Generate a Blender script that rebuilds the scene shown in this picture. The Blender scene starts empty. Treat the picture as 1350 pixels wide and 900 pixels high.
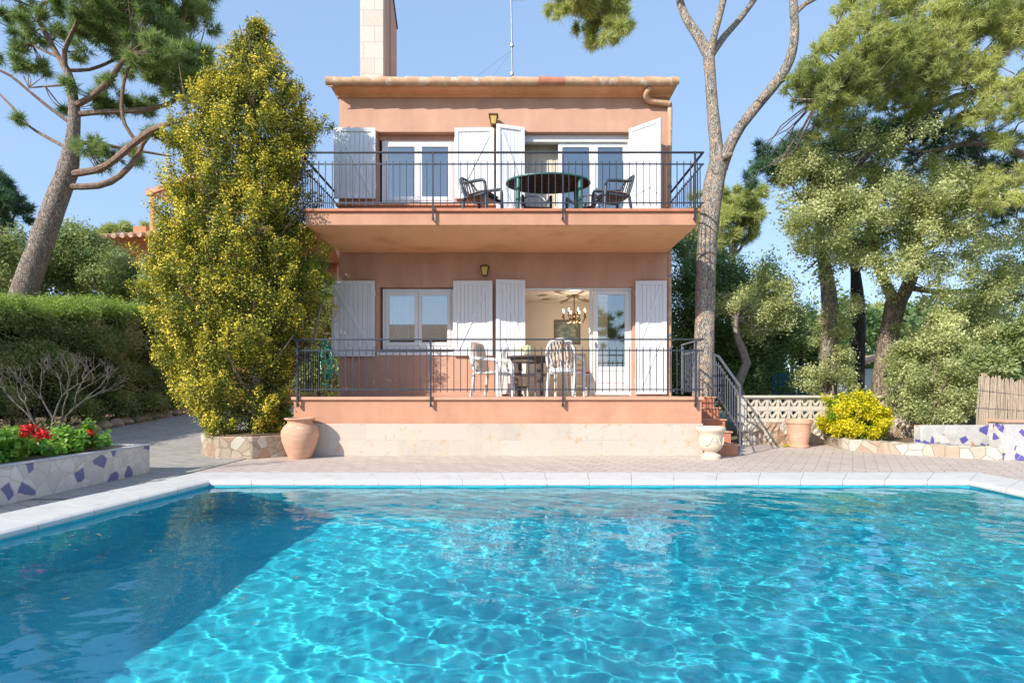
import bpy, bmesh, math, random
import numpy as np
from mathutils import Vector, Matrix
random.seed(7)
RNG = np.random.default_rng(11)
R = math.radians
sc = bpy.context.scene
COL = sc.collection

# ------------------------------------------------------------------ camera
CAMH = 1.09
F = 720.0                      # focal length in pixels of the 1350 wide photograph
cam_d = bpy.data.cameras.new('camera')
cam = bpy.data.objects.new('camera', cam_d)
COL.objects.link(cam)
cam.location = (0, 0, CAMH)
cam.rotation_euler = (R(90), 0, 0)
cam_d.sensor_width = 36
cam_d.lens = 36 * F / 1350
cam_d.shift_y = 66 / 1350
cam_d.clip_start = 0.05
cam_d.clip_end = 2000
sc.camera = cam

# ------------------------------------------------------------------ light
SUN_TRAVEL = Vector((0.95, 1.0, -0.83)).normalized()
EL = math.asin(-SUN_TRAVEL.z)
w = bpy.data.worlds.new('World')
sc.world = w
w.use_nodes = True
nt = w.node_tree
bg = nt.nodes['Background']
sky = nt.nodes.new('ShaderNodeTexSky')
sky.sky_type = 'NISHITA'
sky.sun_disc = False
sky.sun_elevation = EL
sky.sun_rotation = math.atan2(-SUN_TRAVEL.x, -SUN_TRAVEL.y)
sky.air_density = 1.0
sky.dust_density = 0.6
sky.ozone_density = 2.2
hs = nt.nodes.new('ShaderNodeHueSaturation')
hs.inputs['Saturation'].default_value = 0.85
nt.links.new(sky.outputs[0], hs.inputs['Color'])
mxs = nt.nodes.new('ShaderNodeMix'); mxs.data_type = 'RGBA'
mxs.inputs[0].default_value = 0.66
nt.links.new(hs.outputs[0], mxs.inputs[6]); mxs.inputs[7].default_value = (1.34, 2.13, 3.42, 1)   # clear, even winter blue
nt.links.new(mxs.outputs[2], bg.inputs['Color'])
bg.inputs['Strength'].default_value = 0.15

sun_d = bpy.data.lights.new('sun', 'SUN')
sun_d.energy = 3.0
sun_d.angle = R(0.5)
sun_d.color = (1.0, 0.93, 0.82)
sun = bpy.data.objects.new('sun', sun_d)
COL.objects.link(sun)
sun.rotation_euler = SUN_TRAVEL.to_track_quat('-Z', 'Y').to_euler()
sun.location = (-20, -20, 20)

sc.view_settings.view_transform = 'Standard'
sc.view_settings.look = 'None'
sc.view_settings.gamma = 1
sc.view_settings.use_curve_mapping = False
sc.view_settings.exposure = 0.95
sc.cycles.max_bounces = 8
sc.cycles.diffuse_bounces = 3
sc.cycles.glossy_bounces = 4
sc.cycles.transmission_bounces = 6
sc.cycles.transparent_max_bounces = 12
sc.cycles.sample_clamp_indirect = 6
sc.cycles.caustics_refractive = True
sc.cycles.caustics_reflective = False
sc.cycles.use_denoising = True
sc.cycles.denoising_prefilter = 'NONE'
sc.cycles.denoising_input_passes = 'RGB_ALBEDO_NORMAL'

# ------------------------------------------------------------------ helpers
def P(px, py, Y):
    """point of the place seen at photo pixel (px, py) at distance Y"""
    return Vector(((px - 675) * Y / F, Y, CAMH + (516 - py) * Y / F))

class MB:
    """collects shapes into one mesh"""
    def __init__(s):
        s.v = []; s.f = []
    def add(s, vs, fs):
        o = len(s.v)
        s.v += [tuple(v) for v in vs]
        s.f += [tuple(i + o for i in f) for f in fs]
        return s
    def box(s, a, b):
        x0, y0, z0 = a; x1, y1, z1 = b
        return s.add([(x0,y0,z0),(x1,y0,z0),(x1,y1,z0),(x0,y1,z0),(x0,y0,z1),(x1,y0,z1),(x1,y1,z1),(x0,y1,z1)],
                     [(0,3,2,1),(4,5,6,7),(0,1,5,4),(1,2,6,5),(2,3,7,6),(3,0,4,7)])
    def obox(s, c, ux, uy, uz):
        c, ux, uy, uz = map(Vector, (c, ux, uy, uz))
        vs = [c + i*ux + j*uy + k*uz for k in (-1,1) for i, j in ((-1,-1),(1,-1),(1,1),(-1,1))]
        return s.add(vs, [(0,3,2,1),(4,5,6,7),(0,1,5,4),(1,2,6,5),(2,3,7,6),(3,0,4,7)])
    def bar(s, a, b, w, h, up=(0,0,1)):
        a = Vector(a); b = Vector(b); d = b - a; L = d.length; d.normalize()
        up = Vector(up)
        side = d.cross(up)
        if side.length < 1e-4: side = Vector((1,0,0))
        side.normalize(); u = side.cross(d).normalized()
        return s.obox((a+b)/2, d*L/2, side*w/2, u*h/2)
    def tube(s, pts, rad, seg=8, caps=True, smooth=0, noise=0.0):
        pts = [Vector(p) for p in pts]
        if not hasattr(rad, '__len__'): rad = [rad]*len(pts)
        rad = list(rad)
        for _ in range(smooth):
            np_, nr = [pts[0]], [rad[0]]
            for i in range(len(pts)-1):
                p0 = pts[max(i-1,0)]; p1 = pts[i]; p2 = pts[i+1]; p3 = pts[min(i+2,len(pts)-1)]
                np_.append((-p0 + 9*p1 + 9*p2 - p3)/16); nr.append((rad[i]+rad[i+1])/2)
                np_.append(p2); nr.append(rad[i+1])
            pts, rad = np_, nr
        n = len(pts)
        ref = None; vs = []; fs = []
        for i in range(n):
            t = (pts[min(i+1,n-1)] - pts[max(i-1,0)]).normalized()
            if ref is None:
                ref = t.orthogonal().normalized()
            ref = (ref - t*ref.dot(t)).normalized()
            bi = t.cross(ref)
            for k in range(seg):
                a = 2*math.pi*k/seg
                rr = rad[i]*(1 + noise*(random.random()-.5)*2)
                vs.append(pts[i] + (ref*math.cos(a) + bi*math.sin(a))*rr)
        for i in range(n-1):
            for k in range(seg):
                k2 = (k+1) % seg
                fs.append((i*seg+k, i*seg+k2, (i+1)*seg+k2, (i+1)*seg+k))
        if caps:
            fs.append(tuple(reversed(range(seg))))
            fs.append(tuple((n-1)*seg+k for k in range(seg)))
        return s.add(vs, fs)
    def lathe(s, prof, c=(0,0,0), seg=32, cap=True):
        cx, cy, cz = c; vs = []; fs = []; n = len(prof)
        for r, z in prof:
            for k in range(seg):
                a = 2*math.pi*k/seg
                vs.append((cx + r*math.cos(a), cy + r*math.sin(a), cz + z))
        for i in range(n-1):
            for k in range(seg):
                k2 = (k+1) % seg
                fs.append((i*seg+k, i*seg+k2, (i+1)*seg+k2, (i+1)*seg+k))
        if cap:
            fs.append(tuple(reversed(range(seg))))
            fs.append(tuple((n-1)*seg+k for k in range(seg)))
        return s.add(vs, fs)
    def prism(s, poly, z0, z1):
        n = len(poly)
        vs = [(x,y,z0) for x,y in poly] + [(x,y,z1) for x,y in poly]
        fs = [tuple(reversed(range(n))), tuple(range(n, 2*n))] + [(i,(i+1)%n,(i+1)%n+n,i+n) for i in range(n)]
        return s.add(vs, fs)
    def xprism(s, poly, x0, x1):
        n = len(poly)
        vs = [(x0,y,z) for y,z in poly] + [(x1,y,z) for y,z in poly]
        fs = [tuple(range(n)), tuple(reversed(range(n, 2*n)))] + [(i,i+n,(i+1)%n+n,(i+1)%n) for i in range(n)]
        return s.add(vs, fs)
    def build(s, name, m, parent=None, smooth=False, bevel=0.0, world=True):
        me = bpy.data.meshes.new(name)
        off = Vector((0,0,0))
        if parent is not None and world:
            p = parent
            while p is not None:
                off += Vector(p.location); p = p.parent
        me.from_pydata([(x-off.x, y-off.y, z-off.z) for x,y,z in s.v], [], s.f)
        me.validate()
        bm = bmesh.new(); bm.from_mesh(me)
        bmesh.ops.recalc_face_normals(bm, faces=bm.faces)
        bm.to_mesh(me); bm.free()
        o = bpy.data.objects.new(name, me)
        COL.objects.link(o)
        o.parent = parent
        if m: me.materials.append(m)
        if smooth:
            for p in me.polygons: p.use_smooth = True
            me.set_sharp_from_angle(angle=R(42))
        if bevel:
            b = o.modifiers.new('bevel', 'BEVEL'); b.width = bevel; b.segments = 2
            b.limit_method = 'ANGLE'
        return o

def tag(o, label=None, cat=None, group=None, kind=None):
    if label: o['label'] = label
    if cat: o['category'] = cat
    if group: o['group'] = group
    if kind: o['kind'] = kind
    return o
def thing(name, label, cat, loc=(0,0,0), rz=0, group=None):
    o = bpy.data.objects.new(name, None)
    o.empty_display_size = 0.2
    COL.objects.link(o)
    o.location = loc; o.rotation_euler = (0,0,rz)
    return tag(o, label, cat, group)
def copy_tree(o, parent=None):
    kids = [c for c in KIDS(o)]
    c = o.copy(); COL.objects.link(c); c.parent = parent
    for ch in kids: copy_tree(ch, c)
    return c
def KIDS(o):
    return [c for c in COL.objects if c.parent == o]
def place(o, loc, rz=0, label=None):
    o.location = loc; o.rotation_euler = (0,0,rz)
    if label: o['label'] = label
    return o

# ------------------------------------------------------------------ materials
def newmat(name):
    m = bpy.data.materials.new(name); m.use_nodes = True
    nt = m.node_tree
    return m, nt, nt.nodes['Principled BSDF'], nt.nodes['Material Output']
def N(nt, t, **kw):
    n = nt.nodes.new(t)
    for k, v in kw.items():
        if k in n.inputs: n.inputs[k].default_value = v
        else: setattr(n, k, v)
    return n
def ramp(nt, fac, stops, mode='LINEAR'):
    r = nt.nodes.new('ShaderNodeValToRGB')
    r.color_ramp.interpolation = mode
    e = r.color_ramp.elements
    while len(e) < len(stops): e.new(0.5)
    for el, (p, c) in zip(e, stops):
        el.position = p
        el.color = (*c, 1) if len(c) == 3 else c
    nt.links.new(fac, r.inputs[0])
    return r.outputs[0]
def coords(nt, scale=(1,1,1), rot=(0,0,0), src='Object'):
    t = nt.nodes.new('ShaderNodeTexCoord')
    mp = nt.nodes.new('ShaderNodeMapping')
    mp.inputs['Scale'].default_value = scale
    mp.inputs['Rotation'].default_value = rot
    nt.links.new(t.outputs[src], mp.inputs[0])
    return mp.outputs[0]
def noise(nt, vec, scale, detail=5, rough=0.55):
    n = N(nt, 'ShaderNodeTexNoise', Scale=scale, Detail=detail, Roughness=rough)
    nt.links.new(vec, n.inputs['Vector'])
    return n.outputs[0]
def mixc(nt, fac, a, b, blend='MIX'):
    n = nt.nodes.new('ShaderNodeMix'); n.data_type = 'RGBA'; n.blend_type = blend
    for i, v in ((6, a), (7, b)):
        if isinstance(v, tuple): n.inputs[i].default_value = (*v, 1)
        else: nt.links.new(v, n.inputs[i])
    if isinstance(fac, (int, float)): n.inputs[0].default_value = fac
    else: nt.links.new(fac, n.inputs[0])
    return n.outputs[2]
def math_(nt, op, a, b=0.0):
    n = nt.nodes.new('ShaderNodeMath'); n.operation = op
    for i, v in ((0, a), (1, b)):
        if isinstance(v, (int, float)): n.inputs[i].default_value = v
        else: nt.links.new(v, n.inputs[i])
    return n.outputs[0]
def bump(nt, b, h, strength, dist=0.01):
    n = N(nt, 'ShaderNodeBump', Strength=strength, Distance=dist)
    nt.links.new(h, n.inputs['Height'])
    nt.links.new(n.outputs[0], b.inputs['Normal'])
def mul(c, k): return tuple(min(1, x*k) for x in c)

def M(name, col, rough=0.7, var=0.15, vscale=2.5, bstr=0.2, bscale=40, metal=0.0, spec=0.5, stain=None, stretch=(1,1,1), streak=0.0):
    m, nt, b, out = newmat(name)
    v = coords(nt, stretch)
    n1 = noise(nt, v, vscale, 6, 0.62)
    c = ramp(nt, n1, [(0.3, mul(col, 1-var)), (0.7, mul(col, 1+var))])
    if stain:
        n3 = noise(nt, v, stain[0], 7, 0.7)
        f = ramp(nt, n3, [(stain[2], (0,0,0)), (stain[3], (1,1,1))])
        c = mixc(nt, f, c, stain[1])
    if streak:
        n4 = noise(nt, coords(nt, (1.3,1.3,.22)), 1.6, 4, .6)
        c = mixc(nt, streak, c, ramp(nt, n4, [(.35,(.72,.69,.67)), (.62,(1.04,1.04,1.04))]), 'MULTIPLY')
    nt.links.new(c, b.inputs['Base Color'])
    b.inputs['Roughness'].default_value = rough
    b.inputs['Metallic'].default_value = metal
    b.inputs['Specular IOR Level'].default_value = spec
    if bstr:
        bump(nt, b, noise(nt, v, bscale, 4), bstr, 0.01)
    return m

def mosaic(name, scale, base, accents, grout, thresh, bstr=0.3, stretch=(1,1,1)):
    """crazy paving: broken tiles, some of an accent colour, with grout between"""
    m, nt, b, out = newmat(name)
    v = coords(nt, stretch)
    nz = N(nt, 'ShaderNodeTexNoise', Scale=scale*1.3, Detail=1)
    nt.links.new(v, nz.inputs['Vector'])
    vv = mixc(nt, 0.02, v, nz.outputs[1])
    vo = N(nt, 'ShaderNodeTexVoronoi', Scale=scale); nt.links.new(vv, vo.inputs['Vector'])
    ve = N(nt, 'ShaderNodeTexVoronoi', Scale=scale, feature='DISTANCE_TO_EDGE'); nt.links.new(vv, ve.inputs['Vector'])
    sep = nt.nodes.new('ShaderNodeSeparateColor'); nt.links.new(vo.outputs['Color'], sep.inputs[0])
    stops = [(0.0, mul(base, .88)), (thresh*0.5, base), (thresh*.98, mul(base, 1.06))]
    t = thresh
    for a in accents:
        stops += [(t, a)]
        t += (1-thresh)/len(accents)
    c = ramp(nt, sep.outputs[0], stops, 'CONSTANT')
    n1 = noise(nt, v, 9, 5)
    c = mixc(nt, 0.25, c, ramp(nt, n1, [(0.3, (.35,.35,.35)), (0.7, (1,1,1))]), 'MULTIPLY')
    g = ramp(nt, ve.outputs[0], [(0.012, (0,0,0)), (0.03, (1,1,1))])
    c = mixc(nt, g, grout, c)
    nt.links.new(c, b.inputs['Base Color'])
    b.inputs['Roughness'].default_value = 0.45
    bump(nt, b, g, bstr, 0.01)
    return m

def foliage(name, cols, trans=0.25, rough=0.5, nscale=1.2, clump=0.35, gain=3.0):
    """leaf colour varies from leaf to leaf and from clump to clump"""
    cols = [mul(c_, gain) for c_ in cols]
    trans = min(.5, trans+.12)
    m, nt, b, out = newmat(name)
    g = nt.nodes.new('ShaderNodeNewGeometry')
    n = len(cols)
    v = coords(nt)
    nz = noise(nt, v, nscale, 2, 0.5)
    nz = ramp(nt, nz, [(0.35, (0,0,0)), (0.65, (1,1,1))])
    f = math_(nt, 'ADD', math_(nt, 'MULTIPLY', g.outputs['Random Per Island'], 1-clump), math_(nt, 'MULTIPLY', nz, clump))
    c = ramp(nt, f, [((i+0.5)/n, c) for i, c in enumerate(cols)])
    nt.links.new(c, b.inputs['Base Color'])
    b.inputs['Roughness'].default_value = rough
    b.inputs['Specular IOR Level'].default_value = 0.3
    if trans:
        t = nt.nodes.new('ShaderNodeBsdfTranslucent')
        tc = mixc(nt, 0.5, c, (cols[-1][0]*1.3, cols[-1][1]*1.4, cols[-1][2]*.6))
        nt.links.new(tc, t.inputs[0])
        mx = nt.nodes.new('ShaderNodeMixShader'); mx.inputs[0].default_value = trans
        nt.links.new(b.outputs[0], mx.inputs[1]); nt.links.new(t.outputs[0], mx.inputs[2])
        nt.links.new(mx.outputs[0], out.inputs[0])
    return m

def bark(name, c1, c2, scale=6, bs=0.9, patch=None):
    m, nt, b, out = newmat(name)
    v = coords(nt, (1,1,0.3))
    vo = N(nt, 'ShaderNodeTexVoronoi', Scale=scale*3, feature='DISTANCE_TO_EDGE')
    nz = N(nt, 'ShaderNodeTexNoise', Scale=scale, Detail=6); nt.links.new(v, nz.inputs['Vector'])
    vv = mixc(nt, 0.4, v, nz.outputs[1]); nt.links.new(vv, vo.inputs['Vector'])
    pl = ramp(nt, vo.outputs[0], [(0.0, (0,0,0)), (0.10, (1,1,1))])
    n2 = noise(nt, v, scale*1.2, 6, 0.7)
    c = ramp(nt, n2, [(0.3, c1), (0.7, c2)])
    c = mixc(nt, pl, mul(c1, .62), c)
    if patch:
        n3 = noise(nt, coords(nt), patch[1], 4)
        c = mixc(nt, ramp(nt, n3, [(0.5, (0,0,0)), (0.58, (1,1,1))]), c, patch[0])
    nt.links.new(c, b.inputs['Base Color'])
    b.inputs['Roughness'].default_value = 0.9
    bump(nt, b, math_(nt, 'ADD', pl, n2), bs, 0.03)
    return m

MAT = {}
MAT['stucco'] = M('terracotta_stucco', (.59,.345,.245), .9, .09, 1.6, .35, 45, stain=(2.3,(.50,.27,.19),.58,.8), streak=.45)
MAT['stucco_trim'] = M('terracotta_trim', (.58,.30,.19), .85, .11, 2.5, .2, 60, streak=.4)
MAT['soffit'] = M('ochre_soffit', (.88,.48,.25), .85, .10, .8, .2, 50, stain=(1.2,(.70,.33,.15),.5,.7))
MAT['white'] = M('white_paint', (.80,.81,.83), .45, .03, 3, .06, 30)
MAT['pvc'] = M('white_window_frame', (.80,.80,.80), .3, .02, 3, 0)
MAT['iron'] = M('dark_iron', (.045,.055,.075), .45, .2, 8, .1, 60, metal=.4)
MAT['iron_grey'] = M('worn_grey_iron', (.16,.17,.20), .45, .2, 8, .1, 60, metal=.4)
MAT['tile_red'] = M('red_step_tile', (.52,.20,.11), .6, .15, 6, .1, 30)
MAT['roof_tile'] = M('clay_roof_tile', (.60,.36,.22), .85, .25, 4, .3, 40, stain=(5,(.72,.60,.47),.52,.62))
MAT['roof_tile_red'] = M('red_clay_roof_tile', (.55,.22,.13), .85, .2, 4, .3, 40)
MAT['clay'] = M('terracotta_pot', (.62,.36,.24), .8, .1, 5, .2, 25, stain=(4,(.70,.52,.40),.55,.7), stretch=(1,1,3))
MAT['urn'] = M('cream_stone_urn', (.66,.56,.44), .85, .1, 6, .25, 40, stain=(5,(.58,.44,.32),.6,.75))
MAT['wood_dark'] = M('dark_weathered_wood', (.12,.085,.065), .6, .3, 5, .2, 30, stretch=(4,4,1))
MAT['plastic_green'] = M('green_plastic', (.04,.13,.12), .35, .1, 5, .03, 30)
MAT['plastic_dark'] = M('dark_plastic', (.06,.075,.095), .35, .15, 6, .03, 30)
MAT['slat_dark'] = M('dark_brown_slats', (.05,.035,.03), .6, .2, 8, 0, 30)
MAT['plastic_white'] = M('white_plastic', (.80,.79,.77), .35, .03, 4, 0)
MAT['cush_brown'] = M('brown_cushion', (.22,.10,.065), .9, .2, 12, .2, 60)
MAT['cush_beige'] = M('beige_cushion', (.68,.50,.37), .9, .1, 12, .2, 60)
MAT['room_wall'] = M('cream_room_wall', (.68,.60,.50), .9, .03, 1, .05, 30)
MAT['room_dark'] = M('room_floor_tile', (.36,.24,.17), .4, .1, 2, 0)
MAT['curtain_gold'] = M('golden_curtain', (.55,.38,.17), .9, .12, 8, .2, 30, stretch=(6,6,1))
MAT['curtain_white'] = M('white_curtain', (.75,.74,.70), .9, .05, 8, .2, 30, stretch=(6,6,1))
MAT['brass'] = M('dark_brass', (.16,.10,.05), .45, .2, 8, 0, metal=.7)
MAT['white_wall'] = M('white_render_wall', (.72,.71,.70), .85, .06, 1, .1, 30)
MAT['grey_wall'] = M('pale_grey_render_wall', (.55,.57,.60), .85, .05, 1, .1, 30)
MAT['neigh'] = M('orange_render_wall', (.60,.25,.13), .85, .08, 1, .1, 30)
MAT['soil'] = M('garden_soil', (.20,.13,.085), .95, .3, 6, .5, 20)
MAT['concrete'] = M('pale_concrete_block', (.60,.54,.45), .9, .1, 4, .25, 50, stain=(3,(.48,.42,.34),.6,.75))
MAT['hose'] = M('green_plastic_hose', (.01,.24,.16), .35, .1, 6, 0)
MAT['metal_grey'] = M('grey_metal', (.25,.26,.28), .4, .1, 6, 0, metal=.8)
MAT['mosaic_blue'] = mosaic('white_mosaic_blue_pieces', 7.0, (.72,.68,.63), [(.15,.17,.33)], (.55,.48,.40), .86)
MAT['mosaic_mix'] = mosaic('white_mosaic_coloured_pieces', 9.0, (.66,.65,.62), [(.13,.12,.42),(.62,.24,.07)], (.55,.52,.48), .82)
MAT['mosaic_violet'] = mosaic('white_mosaic_violet_pieces', 9.5, (.66,.65,.63), [(.14,.12,.44)], (.55,.52,.50), .70)
MAT['stone'] = mosaic('crazy_stone', 6.0, (.50,.40,.30), [(.58,.52,.43),(.42,.27,.18)], (.36,.29,.22), .5, 1.0)
MAT['stone_pale'] = mosaic('pale_crazy_stone', 4.6, (.54,.47,.38), [(.58,.53,.46),(.48,.36,.27)], (.38,.32,.25), .5, .9)
MAT['reed'] = M('dry_reed', (.40,.32,.24), .9, .35, 14, .4, 40, stretch=(6,6,.6))
MAT['stump'] = M('rock', (.46,.36,.27), .9, .25, 5, .8, 14)
MAT['red'] = M('red_petal', (.75,.02,.015), .6, .1, 6, 0)
MAT['mosquito'] = M('blue_mesh', (.03,.13,.20), .8, .2, 5, 0)

# glass of the windows: clear, reflecting pane
def glass(name, tint=(.85,.92,.95)):
    m, nt, b, out = newmat(name)
    nt.nodes.remove(b)
    t = nt.nodes.new('ShaderNodeBsdfTransparent'); t.inputs[0].default_value = (*tint, 1)
    g = nt.nodes.new('ShaderNodeBsdfGlossy'); g.inputs['Roughness'].default_value = 0.02
    fr = N(nt, 'ShaderNodeFresnel', IOR=1.75)
    fac = math_(nt, 'ADD', fr.outputs[0], 0.22)
    mx = nt.nodes.new('ShaderNodeMixShader')
    nt.links.new(fac, mx.inputs[0]); nt.links.new(t.outputs[0], mx.inputs[1]); nt.links.new(g.outputs[0], mx.inputs[2])
    nt.links.new(mx.outputs[0], out.inputs[0])
    return m
MAT['glass'] = glass('window_glass')

def travertine():
    m, nt, b, out = newmat('travertine_cladding')
    v = coords(nt)
    br = N(nt, 'ShaderNodeTexBrick', Scale=1.0)
    br.inputs['Brick Width'].default_value = 0.86; br.inputs['Row Height'].default_value = 0.275
    br.inputs['Mortar Size'].default_value = 0.004; br.inputs['Mortar Smooth'].default_value = 0.3
    br.offset = 0.37
    br.inputs['Color1'].default_value = (.56,.51,.45,1); br.inputs['Color2'].default_value = (.46,.41,.35,1)
    br.inputs['Mortar'].default_value = (.38,.33,.27,1)
    cx = nt.nodes.new('ShaderNodeSeparateXYZ'); nt.links.new(v, cx.inputs[0])
    cm = nt.nodes.new('ShaderNodeCombineXYZ')
    nt.links.new(math_(nt, 'ADD', cx.outputs[0], cx.outputs[1]), cm.inputs[0]); nt.links.new(cx.outputs[2], cm.inputs[1])
    nt.links.new(cm.outputs[0], br.inputs['Vector'])
    n1 = noise(nt, v, 3.0, 8, .7)
    c = mixc(nt, ramp(nt, n1, [(.38,(0,0,0)),(.62,(1,1,1))]), br.outputs[0], (.56,.48,.39))
    n2 = noise(nt, v, 9, 6, .75)
    c = mixc(nt, ramp(nt, n2, [(.57,(0,0,0)),(.64,(.8,.8,.8))]), c, (.50,.33,.17))
    nt.links.new(c, b.inputs['Base Color']); b.inputs['Roughness'].default_value = .6
    bump(nt, b, math_(nt, 'SUBTRACT', noise(nt, v, 30, 5), br.outputs[1]), .25, .01)
    return m
MAT['travertine'] = travertine()

def pavers(name, c1, c2, mortar, bw, rh, rot, msize=.006, stain=(.56,.49,.43), bs=.4):
    m, nt, b, out = newmat(name)
    v = coords(nt, rot=(0,0,rot))
    br = N(nt, 'ShaderNodeTexBrick', Scale=1.0)
    br.inputs['Brick Width'].default_value = bw; br.inputs['Row Height'].default_value = rh
    br.inputs['Mortar Size'].default_value = msize; br.inputs['Mortar Smooth'].default_value = 0.4
    br.inputs['Color1'].default_value = (*c1,1); br.inputs['Color2'].default_value = (*c2,1)
    br.inputs['Mortar'].default_value = (*mortar,1)
    nz = N(nt, 'ShaderNodeTexNoise', Scale=7.0, Detail=1); nt.links.new(v, nz.inputs['Vector'])
    vv = mixc(nt, .012, v, nz.outputs[1])
    nt.links.new(vv, br.inputs['Vector'])
    n1 = noise(nt, v, 1.3, 7, .7)
    c = mixc(nt, math_(nt, 'MULTIPLY', ramp(nt, n1, [(.35,(0,0,0)),(.7,(1,1,1))]), .55), br.outputs[0], stain)
    n2 = noise(nt, v, 14, 5, .7)
    c = mixc(nt, .35, c, ramp(nt, n2, [(.3,(.5,.5,.5)),(.7,(1,1,1))]), 'MULTIPLY')
    nt.links.new(c, b.inputs['Base Color']); b.inputs['Roughness'].default_value = .75
    bump(nt, b, math_(nt, 'SUBTRACT', math_(nt, 'MULTIPLY', n2, .4), br.outputs[1]), bs, .01)
    return m
MAT['deck'] = pavers('pink_paving', (.72,.61,.54), (.63,.51,.44), (.30,.23,.19), .30, .15, R(32), .008)
MAT['cobble'] = pavers('grey_stone_setts', (.46,.44,.41), (.30,.30,.31), (.56,.50,.42), .26, .13, R(25), .016, (.50,.45,.38), 1.0)
MAT['coping'] = M('white_coping_stone', (.66,.64,.61), .6, .07, 5, .2, 50, stain=(7,(.50,.47,.42),.56,.74))
# ------------------------------------------------------------------ setting: pool, deck, ground
PI_FL = (-3.53, 6.37); PI_FR = (5.33, 6.37); PI_NR = (4.95, 0.75); PI_NL = (-4.14, 0.75)
CW = 0.70
PO_FL = (-4.08, 7.06); PO_FR = (6.02, 7.06); PO_NR = (5.62, 0.1); PO_NL = (-4.93, 0.1)
inner = [PI_NL, PI_NR, PI_FR, PI_FL]
outer = [PO_NL, PO_NR, PO_FR, PO_FL]
WZ = -0.022

def ring(name, inn, out, z, m, kind='structure'):
    b = MB(); n = len(inn)
    b.add([(*p, z) for p in inn] + [(*p, z) for p in out], [(i, (i+1)%n, (i+1)%n+n, i+n) for i in range(n)])
    o = b.build(name, m); tag(o, kind=kind)
    return o
DO = [(-5.6,-3.0), (9.5,-3.0), (9.5,11.6), (-5.6,11.6)]
ring('pool_deck', outer, DO, 0.0, MAT['deck'])
G = 400
grass = M('dry_ground', (.17,.15,.09), .95, .35, .6, .4, 12, stain=(1.5,(.10,.13,.05),.5,.62))
ring('ground', DO, [(-G,-G), (G,-G), (G,G), (-G,G)], -0.006, grass)
# slope the path climbs on the left
def hill(x, y):
    t = min(1, max(0, (y-8.5)/9)); t = t*t*(3-2*t)
    s = min(1, max(0, (-4.4-x)/1.2))
    return 0.55*t*s
def sheet(name, xs, ys, fz, m):
    vs = [(x, y, fz(x, y)) for y in ys for x in xs]; nx = len(xs)
    fs = [(j*nx+i, j*nx+i+1, (j+1)*nx+i+1, (j+1)*nx+i) for j in range(len(ys)-1) for i in range(nx-1)]
    o = MB().add(vs, fs).build(name, m, smooth=True); tag(o, kind='structure'); return o
sheet('garden_path', np.linspace(-9.9, -4.3, 16), np.linspace(5.5, 22, 34), lambda x, y: 0.008 + hill(x, y), MAT['cobble'])
sheet('garden_slope', np.linspace(-30, -9.8, 12), np.linspace(2, 30, 30), lambda x, y: 0.004 + hill(x, y), MAT['soil'])

# coping: rounded stones round the pool
def coping():
    prof = [(0.0,-.02),(0.0,.035),(.02,.05),(.9,.05),(.955,.046),(.99,.034),(1.0,.015),(.99,-.004),(.955,-.016),(.93,-.02)]
    b = MB(); n = 4
    for i in range(4):
        j = (i+1) % 4
        L = (Vector(inner[j]) - Vector(inner[i])).length
        k = max(1, round(L/0.5))
        for q in range(k):
            a0 = q/k; a1 = (q+1)/k - 0.005/(L/k)/k
            rows = []
            for a in (a0, a1):
                o2 = Vector(outer[i]).lerp(Vector(outer[j]), a); i2 = Vector(inner[i]).lerp(Vector(inner[j]), a)
                rows.append([(*(o2.lerp(i2, t)), z) for t, z in prof])
            m_ = len(prof)
            b.add(rows[0] + rows[1], [(t, t+1, t+1+m_, t+m_) for t in range(m_-1)] + [tuple(range(m_)), tuple(range(m_, 2*m_))])
    o = b.build('pool_coping', MAT['coping'], smooth=True); tag(o, kind='structure')
coping()

# basin
m, nt_, b_, o_ = newmat('turquoise_pool_tile')
v = coords(nt_)
br = N(nt_, 'ShaderNodeTexBrick', Scale=1.0); br.offset = 0
br.inputs['Brick Width'].default_value = .05; br.inputs['Row Height'].default_value = .05; br.inputs['Mortar Size'].default_value = .003
br.inputs['Color1'].default_value = (.08,.73,.82,1); br.inputs['Color2'].default_value = (.06,.67,.79,1); br.inputs['Mortar'].default_value = (.10,.60,.74,1)
nt_.links.new(v, br.inputs['Vector'])
n1 = noise(nt_, v, 0.9, 5, .6)
c = mixc(nt_, math_(nt_, 'MULTIPLY', ramp(nt_, n1, [(.4,(0,0,0)),(.7,(1,1,1))]), .5), br.outputs[0], (.02,.48,.68))
nt_.links.new(c, b_.inputs['Base Color']); b_.inputs['Roughness'].default_value = .5
MAT['pool'] = m
def basin():
    d0, d1 = -1.5, -1.5
    b = MB()
    e = [Vector(p) for p in inner]
    c0 = sum(e, Vector((0,0)))/4
    top = [(*(p + (p-c0).normalized()*0.035), -0.012) for p in e]
    bot = [(p[0]+ (p[0]-c0.x)*0.003, p[1] + (p[1]-c0.y)*0.003, d0) for p in e]
    b.add(top + bot, [(4,5,6,7)] + [(i, (i+1)%4, (i+1)%4+4, i+4) for i in range(4)])
    o = b.build('pool_basin', MAT['pool']); tag(o, kind='structure')
    o.cycles.is_caustics_receiver = True
    return o
bas = basin()
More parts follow.
